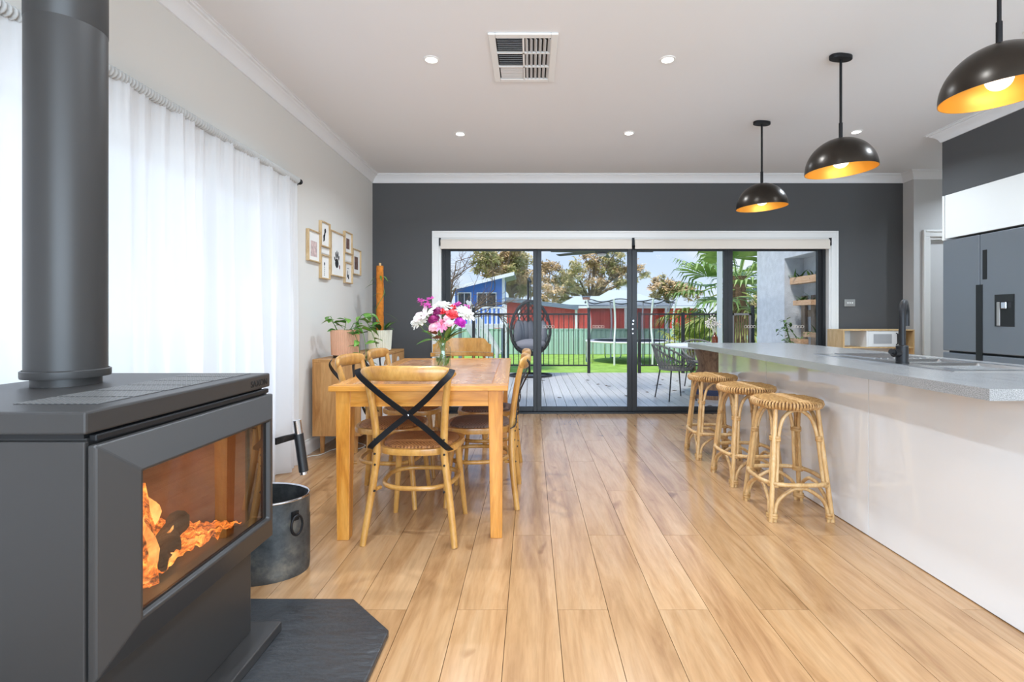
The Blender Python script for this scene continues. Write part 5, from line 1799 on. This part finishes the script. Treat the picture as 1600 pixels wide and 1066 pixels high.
for sgn in (-1, 1):
    mbw = MB()
    for k in range(18):
        pts = []
        for q in range(41):
            u = q / 40
            lat = lerp(-1.4, 1.4, u)
            lon = 2 * PI * k / 18 + sgn * lat * 1.1
            p = egg(lat, lon)
            inside_open = (p.y < -.10) and (abs((p.z - EC - .03) / (EH * .88)) ** 2 + (p.x / (EW * .9)) ** 2 < 1)
            if inside_open:
                if len(pts) > 1:
                    mbw.tube(pts, .0105, 5)
                pts = []
            else:
                pts.append(p)
        if len(pts) > 1:
            mbw.tube(pts, .0105, 5)
    mbw.build('wicker_lattice', M['wicker'], ec)
rim = []
for j in range(48):
    a = 2 * PI * j / 48
    x, z = EW * .93 * math.sin(a), EH * .90 * math.cos(a) + .02
    rim.append((x * (1 - .12 * z / EH), -.12 - .10 * (1 - (x / EW) ** 2) * (.5 - z / EH * .3), EC + z))
MB().tube(rim, .018, 8, True).build('opening_rim', M['wicker'], ec, smooth=True)
cs = MB()
cs.ball((0, -.02, EC - .34), .33, .26, .12, 20, 10)
cush = cs.build('seat_cushion', M['cushion'], ec, smooth=70)
bc = MB()
for k in range(7):
    a = -1.2 + k * .4
    bc.ball((.27 * math.sin(a), .02 + .20 * math.cos(a), EC - .12), .085, .075, .27, 10, 8)
bc.build('back_cushion', M['cushion'], ec, smooth=70)


# ------------------------------------------------------------------ outdoor table, chairs, bottle
tb2 = thing('patio_table', 'round pale patio table on a timber drum pedestal', 'table', (2.70, 7.45, ZD))
MB().lathe([(.001, .745), (.66, .745), (.68, .755), (.68, .772), (.67, .78), (.001, .78)], 48).build('tabletop', M['white'], tb2, smooth=40)
MB().lathe([(.001, 0), (.30, 0), (.30, .28), (.25, .34), (.21, .42), (.20, .52), (.24, .66), (.28, .744), (.001, .744)], 28).build('pedestal', M['log'], tb2, smooth=50)
MB().lathe([(.302, .06), (.304, .10), (.302, .14)], 28).build('pedestal_band', pbr('navy band', S(44, 52, 84), .5), tb2)
bo = thing('amber_bottle', 'amber glass bottle on the patio table', 'bottle', (2.74, 7.45, ZD + .78))
MB().lathe([(.001, 0), (.042, 0), (.045, .01), (.045, .10), (.035, .13), (.015, .15), (.014, .18), (.017, .185), (.001, .186)], 20).build('bottle_body', M['amber'], bo, smooth=50)
df = thing('dried_flowers', 'spray of pale dried flowers standing in the amber bottle', 'dried flowers', (2.74, 7.45, ZD + .95))
dr_ = random.Random(2)
for k in range(9):
    tip = Vector((dr_.uniform(-.12, .1), dr_.uniform(-.06, .06), dr_.uniform(.12, .27)))
    s_ = MB().tube([(0, 0, -.05), tip * .5 + Vector((0, 0, .03)), tip], .002, 5).build('flower_stem', M['dried'], df)
    m_ = MB()
    for q in range(9):
        m_.ball(tip + Vector((dr_.uniform(-.035, .035), dr_.uniform(-.03, .03), dr_.uniform(-.04, .04))), .011, nu=6, nv=4)
    m_.build('flower_head', M['dried'], s_)


def rope_chair():
    c = thing('patio_rope_chair', 'x', 'chair', (0, 0, 0), 0, 'grey rope patio chairs')
    # faces +X
    n = 30
    seat = [(.22 * math.cos(a), .235 * math.sin(a), .44) for a in [2 * PI * j / n for j in range(n)]]
    MB().tube(seat, .013, 8, True).build('seat_ring', M['rope'], c, smooth=True)
    top = []
    for j in range(25):
        a = lerp(.55, 2 * PI - .55, j / 24)
        lift = .5 - .5 * math.cos((j / 24) * 2 * PI)
        top.append((.30 * math.cos(a) - .03, .305 * math.sin(a), lerp(.50, .80, lift ** .7)))
    MB().tube(top, .014, 8).build('back_rim', M['rope'], c, smooth=True)
    for j in range(1, 24):
        k = 0
        a = lerp(.75, 2 * PI - .75, j / 24)
        for sg in (-.22, .22):
            b_ = a + sg
            p0 = Vector((.22 * math.cos(b_), .235 * math.sin(b_), .44))
            p1 = Vector(top[j])
            MB().tube([p0, lerp(p0, p1, .5) + Vector((.012 * math.cos(a), .012 * math.sin(a), 0)), p1], .006, 5).build('rope_strand', M['rope'], c)
    for j in range(-6, 7):
        y = j * .034
        w_ = .215 * math.sqrt(max(.02, 1 - (y / .235) ** 2))
        MB().tube([(-w_, y, .445), (0, y, .432), (w_, y, .445)], .008, 5).build('seat_strand', M['rope'], c)
    for sx in (-1, 1):
        for sy in (-1, 1):
            MB().tube([(sx * .15, sy * .17, .44), (sx * .21, sy * .22, 0)], [.011, .009], 8).build('leg', M['fence_black'], c, smooth=True)
    return c


rc = rope_chair()
rc.location = (2.10, 7.28, ZD)
rc.rotation_euler = (0, 0, math.radians(12))
rc['label'] = 'grey rope patio chair in full view left of the patio table'
dup(rc, (2.86, 8.4, ZD), math.radians(-92), 'grey rope patio chair behind the patio table', 'grey rope patio chairs')

# ================================================================== GARDEN
ZL = -.5
struct('lawn', MB().box(-40, 40, DY1 - .3, 70, ZL - .2, ZL), M['lawn'])


def corrugated(x0, x1, y, z0, z1, pitch=.20, depth=.03):
    pts = []
    n = int((x1 - x0) / pitch)
    for k in range(n):
        a = x0 + (x1 - x0) * k / n
        p = (x1 - x0) / n
        pts += [(a, y), (a + p * .35, y), (a + p * .45, y - depth), (a + p * .9, y - depth)]
    pts.append((x1, y))
    mb = MB()
    mb.add([(px, py, z) for z in (z0, z1) for px, py in pts], [(i, i + 1, len(pts) + i + 1, len(pts) + i) for i in range(len(pts) - 1)])
    back = [(px, y + .02) for px, py in pts]
    mb.add([(px, py, z) for z in (z0, z1) for px, py in back], [(i + 1, i, len(pts) + i, len(pts) + i + 1) for i in range(len(pts) - 1)])
    return mb


GY = 22.0
gf = thing('green_fence', 'pale green corrugated steel boundary fence behind the lawn', 'fence', (2, GY, ZL))
gtop = HC - 17.5 * GY / F - ZL
for k in range(-4, 8):
    x0 = k * 2.37
    corrugated(x0 + .03, x0 + 2.34, 0, .02, gtop - .03).build('fence_sheet', M['green_steel'], gf)
    MB().box(x0 - .03, x0 + .03, -.05, .05, 0, gtop).build('post', M['green_steel'], gf)
MB().box(-4 * 2.37, 8 * 2.37, -.04, .04, gtop - .04, gtop).build('top_rail', M['green_steel'], gf)

# red shed behind the fence
RY_ = 26.0
k_ = RY_ / F
rs = thing('red_shed', 'long red steel shed with blue-grey roof beyond the green fence', 'shed', (2, RY_, ZL))


def rl(px, py, Y=RY_, o=(2, 26.0, -.5)):
    p = at(px, py, Y)
    return p - Vector(o)


zt = rl(900, 479).z
corrugated(rl(772, 0).x, rl(1090, 0).x, 0, 0, zt, .5, .04).build('front_wall', M['red_steel'], rs)
xa, xb, xc = rl(772, 0).x, rl(900, 0).x, rl(1090, 0).x
MB().add([(xa, .05, zt), (xb, .05, zt), (xa, .05, rl(0, 463).z), (xa, 6, zt), (xb, 6, zt), (xa, 6, rl(0, 463).z)], [(0, 1, 2), (5, 4, 3), (1, 4, 5, 2), (0, 2, 5, 3), (0, 3, 4, 1)]).build('gable_wall', M['red_steel'], rs)
rf = [(xa - .3, -.3, rl(0, 461.5).z), (xb + .1, -.3, rl(0, 478).z), (xb + .1, 6, rl(0, 478).z), (xa - .3, 6, rl(0, 461.5).z)]
MB().add(rf + [(p[0], p[1], p[2] - .22) for p in rf], [(0, 1, 2, 3), (7, 6, 5, 4), (0, 4, 5, 1), (1, 5, 6, 2), (2, 6, 7, 3), (3, 7, 4, 0)]).build('roof', M['grey_roof'], rs)
MB().box(xb, xc, -.12, .0, zt - .1, zt + .02).build('gutter', M['fence_white'], rs)
MB().box(xb, xc, .0, 4, zt, zt + .05).build('roof', M['grey_roof'], rs)
for px in (811, 900, 977, 1040):
    x = rl(px, 0).x
    MB().box(x - .06, x + .06, -.14, -.04, 0, zt).build('downpipe', M['fence_white'], rs)

# pale-roofed house
HYY = 34.0
hs = thing('pale_house', 'distant house with pale hipped metal roof and chimney', 'house', (at(960, 496, HYY).x, HYY, ZL))


def hl_(px, py, dy=0):
    p = at(px, py, HYY + dy)
    return (p.x - hs.location.x, dy, p.z - ZL)


MB().box(hl_(882, 0)[0], hl_(1056, 0)[0], .3, 9, 0, hl_(0, 480)[2]).build('wall', M['brick'], hs)
e0, e1 = hl_(876, 476), hl_(1062, 480)
eb0, eb1 = (e0[0], 10, e0[2]), (e1[0], 10, e1[2])
MB().add([e0, hl_(985, 478), (hl_(985, 478)[0], 9, e0[2]), eb0, (hl_(907, 461)[0], 4, hl_(0, 459)[2]), (hl_(950, 461)[0], 4, hl_(0, 459)[2])],
         [(0, 1, 5, 4), (1, 2, 5), (2, 3, 4, 5), (3, 0, 4), (0, 3, 2, 1)]).build('roof', M['pale_roof'], hs)
q0, q1 = hl_(925, 477), hl_(1062, 480)
MB().add([q0, q1, (q1[0], 9, q1[2]), (q0[0], 9, q0[2]), (hl_(968, 0)[0], 4.5, hl_(0, 448)[2]), (hl_(1000, 0)[0], 4.5, hl_(0, 448)[2])],
         [(0, 1, 5, 4), (1, 2, 5), (2, 3, 4, 5), (3, 0, 4), (0, 3, 2, 1)]).build('roof', M['pale_roof'], hs)
cx = hl_(922, 0)[0]
ch_ = MB().box(cx - .25, cx + .25, 2.2, 2.7, hl_(0, 476)[2], hl_(0, 461)[2]).build('chimney', M['brick'], hs)
MB().box(cx - .3, cx + .3, 2.15, 2.75, hl_(0, 462)[2], hl_(0, 460.6)[2]).build('chimney_cap', M['grey_roof'], ch_)

# ------------------------------------------------------------------ trampoline
TY = 18.5
trp = thing('trampoline', 'round trampoline with white poles and safety net on the lawn', 'trampoline', (at(984, 500, TY).x, TY, ZL))
TR, tz, tt = 1.62, HC - 37 * TY / F - ZL, HC + 27 * TY / F - ZL
MB().lathe([(TR - .3, tz - .02), (TR, tz - .035), (TR + .02, tz), (TR, tz + .03), (TR - .3, tz + .03)], 48).build('spring_pad', M['tramp_white'], trp, smooth=50)
MB().lathe([(.001, tz), (TR - .28, tz)], 40).build('jumping_mat', M['fence_black'], trp)
netr = [(TR - .12, tz), (TR - .22, tz + (tt - tz) * .3), (TR - .2, tz + (tt - tz) * .7), (TR - .02, tt - .06)]
MB().lathe(netr, 40).build('safety_net', M['mesh_net'], trp, smooth=60)
MB().tube([((TR + .03) * math.cos(a), (TR + .03) * math.sin(a), tt - .06 - .05 * math.cos(a * 8)) for a in [2 * PI * j / 96 for j in range(96)]], .018, 6, True).build('top_rope', M['fence_black'], trp)
for k in range(8):
    a = 2 * PI * (k + .35) / 8
    c_, s_ = math.cos(a), math.sin(a)
    pts = [(r * c_, r * s_, z) for r, z in ((TR + .04, 0), (TR + .05, tz), (TR - .04, tz + (tt - tz) * .35), (TR - .02, tz + (tt - tz) * .65), (TR + .10, tt))]
    pole = MB().tube(smooth_path(pts, 5), .032, 8).build('net_pole', M['tramp_white'], trp, smooth=True)
for k in range(4):
    a = 2 * PI * (k + .15) / 4
    pts = [(TR * math.cos(a - .22), TR * math.sin(a - .22), tz), (TR * math.cos(a - .2), TR * math.sin(a - .2), .04), (TR * math.cos(a), TR * math.sin(a), .02), (TR * math.cos(a + .2), TR * math.sin(a + .2), .04), (TR * math.cos(a + .22), TR * math.sin(a + .22), tz)]
    MB().tube(smooth_path(pts, 5), .025, 8).build('leg', M['chrome'], trp, smooth=True)

# ------------------------------------------------------------------ blue cubby house on stilts with white stair
CYY = 14.6
cb = thing('cubby_house', 'blue children\'s cubby house on stilts with white stair and skillion roof', 'playhouse', (at(750, 496, CYY).x, CYY, ZL))


def cl_(px, py, dy=0):
    p = at(px, py, CYY)
    return (p.x - cb.location.x, dy, p.z - ZL)


bx0, bx1 = cl_(711, 0)[0], cl_(786, 0)[0]
zf = cl_(0, 506)[2]
zl, zr = cl_(0, 452)[2], cl_(0, 434)[2]
# boarded walls
nb = 9
for k in range(nb):
    z0 = zf + (zl - zf) * k / nb
    MB().box(bx0, bx1, 0, .03, z0 + .004, zf + (zl - zf) * (k + 1) / nb).build('weatherboard', M['blue_paint'], cb)
MB().add([(bx0, 0, zl), (bx1, 0, zl), (bx1, 0, zr), (bx0, 1.6, zl), (bx1, 1.6, zl), (bx1, 1.6, zr)], [(0, 1, 2), (5, 4, 3), (0, 2, 5, 3), (1, 4, 5, 2), (0, 3, 4, 1)]).build('gable_panel', M['blue_paint'], cb)
MB().box(bx0, bx1, .03, 1.6, zf, zl).build('inner_walls', M['blue_paint'], cb)
MB().box(bx1 - .03, bx1 + .05, -.02, .06, zf, zr).build('corner_trim', M['fence_white'], cb)
r0, r1 = cl_(703, 451), cl_(804, 426.5)
rp_ = [(r0[0], -.35, r0[2]), (r1[0], -.35, r1[2]), (r1[0], 1.8, r1[2]), (r0[0], 1.8, r0[2])]
rf = MB().add(rp_ + [(p[0], p[1], p[2] - .06) for p in rp_], [(0, 1, 2, 3), (7, 6, 5, 4), (0, 4, 5, 1), (1, 5, 6, 2), (2, 6, 7, 3), (3, 7, 4, 0)]).build('roof', M['grey_roof'], cb)
fs = [(r0[0], -.37, r0[2] - .0), (r1[0], -.37, r1[2]), (r1[0], -.35, r1[2]), (r0[0], -.35, r0[2])]
MB().add(fs + [(p[0], p[1], p[2] - .10) for p in fs], [(0, 1, 2, 3), (7, 6, 5, 4), (0, 4, 5, 1), (1, 5, 6, 2), (2, 6, 7, 3), (3, 7, 4, 0)]).build('fascia', M['fence_white'], rf)
for (x0, x1, y0, y1) in ((745, 776, 457, 481.5), (715, 736.5, 457, 481)):
    a, b_ = cl_(x0, y1), cl_(x1, y0)
    wf = MB().box(a[0], b_[0], -.03, 0, a[2], b_[2]).build('window_frame', M['fence_white'], cb)
    m_ = (a[0] + b_[0]) / 2
    for (p, q) in ((a[0] + .03, m_ - .012), (m_ + .012, b_[0] - .03)):
        MB().box(p, q, -.036, -.03, a[2] + .03, b_[2] - .03).build('pane', M['dark_glass'], wf)
# platform, stilts, white balustrade
px0, px1 = cl_(705, 0)[0], cl_(792, 0)[0]
MB().box(px0, px1, -1.1, 1.6, zf - .1, zf).build('platform', M['fence_white'], cb)
for x in (px0 + .05, px1 - .05):
    for y in (-1.05, 1.5):
        MB().box(x - .05, x + .05, y - .05, y + .05, 0, zf - .1).build('stilt', M['grey_roof'], cb)
zr1 = zf + .43
cscale = (CYY - 1.05) / CYY
for x in [lerp(cl_(742, 0)[0], px1, j / 8) for j in range(9)]:
    MB().box(x - .028, x + .028, -1.07, -1.04, zf, zr1).build('picket', M['fence_white'], cb)
MB().box(cl_(740, 0)[0], px1, -1.08, -1.03, zr1, zr1 + .05).build('handrail', M['fence_white'], cb)
MB().box(px1 - .05, px1 + .05, -1.1, -1.0, 0, zr1 + .1).build('post', M['fence_white'], cb)
s0_, s1_ = Vector((cl_(741, 0)[0], -1.15, zf)), Vector((cl_(786, 0)[0], -1.15, .08))
for dy in (0, -.55):
    for dz in (0, .62):
        MB().tube([s0_ + Vector((0, dy, dz)), s1_ + Vector((0, dy, dz))], 0, flat=(.13 if dz == 0 else .07, .04, (0, 1, 0))).build('stringer' if dz == 0 else 'stair_rail', M['fence_white'], cb)
    for j in range(7):
        q = lerp(s0_, s1_, (j + .3) / 7) + Vector((0, dy, 0))
        MB().box(q.x - .02, q.x + .02, q.y - .015, q.y + .015, q.z, q.z + .62).build('stair_baluster', M['fence_white'], cb)
for j in range(6):
    q = lerp(s0_, s1_, (j + .5) / 6)
    MB().box(q.x - .10, q.x + .10, q.y - .55, q.y, q.z - .02, q.z + .01).build('stair_tread', M['grey_roof'], cb)


# ------------------------------------------------------------------ trees
def tree(name, label, px, Y, crown, mats, seed, leaf=.28, nleaf=4200, trunk_r=.28, base=-1.0, group='garden trees', branches=9):
    rr = random.Random(seed)
    root = thing(name, label, 'tree', (at(px, 496, Y).x, Y, ZL), 0, group)
    o = root.location

    def loc(x, y, dy=0):
        p = at(x, y, Y) - Vector(o)
        return Vector((p.x, dy, p.z))
    blobs = [(loc(x, y, rr.uniform(-1.2, 1.2)), r * Y / F) for x, y, r in crown]
    low = min(blobs, key=lambda b: b[0].z)[0].z
    mid = sum((b[0] for b in blobs), Vector()) / len(blobs)
    MB().tube(smooth_path([(0, 0, 0), (.15, 0, low * .5), (mid.x * .5, 0, low)], 4), [lerp(trunk_r, trunk_r * .6, j / 8) for j in range(9)], 8).build('trunk', M['bark'], root, smooth=True)
    fork = Vector((mid.x * .5, 0, low * .95))
    for (c, r) in blobs:
        MB().tube(smooth_path([fork, lerp(fork, c, .5) + Vector((rr.uniform(-.3, .3), 0, .2)), c], 4), [lerp(trunk_r * .5, .03, j / 8) for j in range(9)], 6).build('branch', M['bark'], root, smooth=True)
    tot = sum(r * r for c, r in blobs)
    for gi, mt in enumerate(mats):
        mb = MB()
        for bi, (c, r) in enumerate(blobs):
            if bi % len(mats) != gi:
                continue
            n = int(nleaf * r * r / tot)
            # leaves gather in tufts inside each blob
            tufts = []
            for _ in range(max(5, n // 34)):
                d = Vector((rr.gauss(0, 1), rr.gauss(0, 1), rr.gauss(0, 1))).normalized() * (rr.random() ** .45)
                tufts.append(c + Vector((d.x * r, d.y * r, d.z * r * .8)))
            for _ in range(n):
                tf = rr.choice(tufts)
                p = tf + Vector((rr.gauss(0, 1), rr.gauss(0, 1), rr.gauss(0, .7))) * r * .13
                a = Vector((rr.gauss(0, 1), rr.gauss(0, 1), rr.gauss(0, 1) - .5)).normalized()
                b_ = a.orthogonal().normalized()
                L, W = leaf * rr.uniform(.6, 1.2), leaf * rr.uniform(.2, .4)
                mb.add([p, p + a * L * .5 + b_ * W * .5, p + a * L, p + a * L * .5 - b_ * W * .5], [(0, 1, 2, 3)])
        mb.build('foliage', mt, root, kind='stuff')
    return root


tree('gum_tree', 'rounded olive gum tree behind the blue cubby house', 800, 41,
     [(765, 405, 24), (790, 398, 26), (812, 408, 24), (770, 425, 22), (800, 425, 24), (820, 432, 20), (815, 455, 16), (832, 448, 18), (752, 415, 14), (800, 392, 18)], [M['gum'], M['gum2']], 1, .42, 7000, .35)
tree('gum_tree', 'broad brownish gum tree behind the red shed and pale house', 930, 52,
     [(858, 425, 22), (880, 440, 22), (865, 455, 20), (900, 425, 24), (925, 420, 24), (950, 415, 26), (970, 425, 22), (895, 450, 20), (935, 445, 22), (965, 445, 18), (930, 402, 18), (958, 398, 20), (985, 420, 18), (1000, 432, 12), (850, 465, 14), (878, 468, 14), (855, 410, 14)], [M['gum2'], M['gum']], 2, .42, 9500, .4)
tree('gum_tree', 'small brown gum tree between the pale house and the palm', 1040, 42,
     [(1022, 445, 12), (1035, 440, 14), (1050, 445, 14), (1030, 458, 12), (1045, 458, 14), (1060, 452, 12), (1072, 458, 14)], [M['gum2'], M['gum']], 3, .36, 3200, .25)
tree('gum_tree', 'dark leafy tree filling the gap behind the side gate and palm trunk', 1165, 30,
     [(1150, 455, 16), (1170, 470, 18), (1185, 450, 16), (1160, 495, 18), (1185, 495, 18), (1200, 470, 18), (1150, 520, 18), (1180, 525, 20), (1130, 500, 14)], [M['leaf_dark'], M['gum']], 4, .3, 3200, .2)
# bare tree at the left
bt_ = thing('bare_tree', 'leafless tree with fine twigs left of the cubby house', 'tree', (at(682, 496, 11.7).x, 11.7, ZL), 0, 'garden trees')
br = random.Random(14)


def twig(p, d, L, r, depth, mb):
    pts = [p]
    q = p
    for k in range(4):
        d = (d + Vector((br.gauss(0, .16), br.gauss(0, .16), br.gauss(.02, .12)))).normalized()
        q = q + d * L / 4
        pts.append(q)
    mb.tube(pts, [lerp(r, r * .55, j / 4) for j in range(5)], 5)
    if depth:
        for k in range(3):
            s = pts[br.randint(1, 4)]
            nd = (d + Vector((br.gauss(0, .55), br.gauss(0, .5), br.gauss(0, .45)))).normalized()
            twig(s, nd, L * br.uniform(.55, .8), r * .5, depth - 1, mb)


MB().tube([(0, 0, 0), (.05, 0, .9), (.0, 0, 1.6)], [.11, .09, .075], 8).build('trunk', M['bark'], bt_, smooth=True)
for k, d in enumerate(((.35, -.1, .9), (.75, 0, .55), (.15, .2, 1), (.6, -.2, .8), (-.3, 0, 1), (.9, .1, .3))):
    mb = MB()
    twig(Vector((0, 0, 1.2 + .07 * k)), Vector(d).normalized(), 1.25, .04, 4, mb)
    mb.build('branch', M['bark'], bt_, kind='stuff')


# ------------------------------------------------------------------ palm with fan fronds
def fan_frond(parent, base, tip_dir, L, fanr, mat, rr):
    """stalk plus a fan of pleated, drooping leaflets"""
    d = Vector(tip_dir).normalized()
    hub = Vector(base) + d * L + Vector((0, 0, -.10 * L))
    mb = MB()
    mb.tube(smooth_path([base, Vector(base) + d * L * .5 + Vector((0, 0, .06 * L)), hub], 4), .018, 5)
    side = d.cross(Vector((0, 0, 1)))
    if side.length < .05:
        side = Vector((1, 0, 0))
    side.normalize()
    up = side.cross(d).normalized()
    n = 24
    for k in range(n):
        a = lerp(-1.9, 1.9, k / (n - 1))
        dirl = (d * math.cos(a) + side * math.sin(a) + up * (.10 + .1 * rr.random())).normalized()
        l = fanr * rr.uniform(.85, 1.08) * (1 - .18 * abs(a) / 2.1)
        wv = up.cross(dirl).normalized() * .042 * fanr
        p1 = hub + dirl * l * .5
        p2 = hub + dirl * l * .8 + Vector((0, 0, -.06 * l))
        p3 = hub + dirl * l * .95 + Vector((0, 0, -.30 * l))
        mb.add([hub, p1 + wv, p1 - wv, p2 + wv * .7, p2 - wv * .7, p3], [(0, 1, 2), (2, 1, 3, 4), (4, 3, 5)])
    return mb.build('frond', mat, parent)


PY = 12.6
pm = thing('fan_palm', 'fan palm with long drooping green fronds beside the deck fence', 'palm tree', (at(1152, 496, PY).x, PY, ZL), 0, 'garden trees')
prr = random.Random(6)
ptop = at(1152, 432, PY).z - ZL
rings = []
for k in range(22):
    z = ptop * k / 21
    r = .17 + .035 * (k % 2) + .03 * (k / 21)
    rings.append([(r * math.cos(a), r * math.sin(a), z) for a in [2 * PI * j / 14 for j in range(14)]])
MB().loft(rings).build('trunk', M['palm_bark'], pm, smooth=60)
for k in range(30):
    a = k * 2.399
    el = lerp(1.3, -.75, (k / 29) ** .8)
    d = Vector((math.cos(a) * math.cos(el), math.sin(a) * math.cos(el), math.sin(el)))
    fan_frond(pm, (.05 * math.cos(a), .05 * math.sin(a), ptop - .1 - .012 * k), d, prr.uniform(.8, 1.25), prr.uniform(.85, 1.15), M['palm_leaf'] if el > -.25 else M['palm_old'], prr)
# low palm fronds of a second, smaller palm at the fence
p3_ = thing('fan_palm', 'low spiky fan palm growing behind the balustrade, left of the tall palm', 'palm tree', (at(1080, 496, 15.4).x, 15.4, ZL), 0, 'garden trees')
MB().lathe([(.001, 0), (.14, 0), (.12, .7), (.001, .75)], 12).build('trunk', M['palm_bark'], p3_)
for k in range(16):
    a = k * 2.399
    el = lerp(1.3, .0, k / 15)
    d = Vector((math.cos(a) * math.cos(el), math.sin(a) * math.cos(el), math.sin(el)))
    fan_frond(p3_, (0, 0, .7), d, prr.uniform(.5, .8), prr.uniform(.5, .7), M['palm_old'] if k % 3 else M['shrub'], prr)
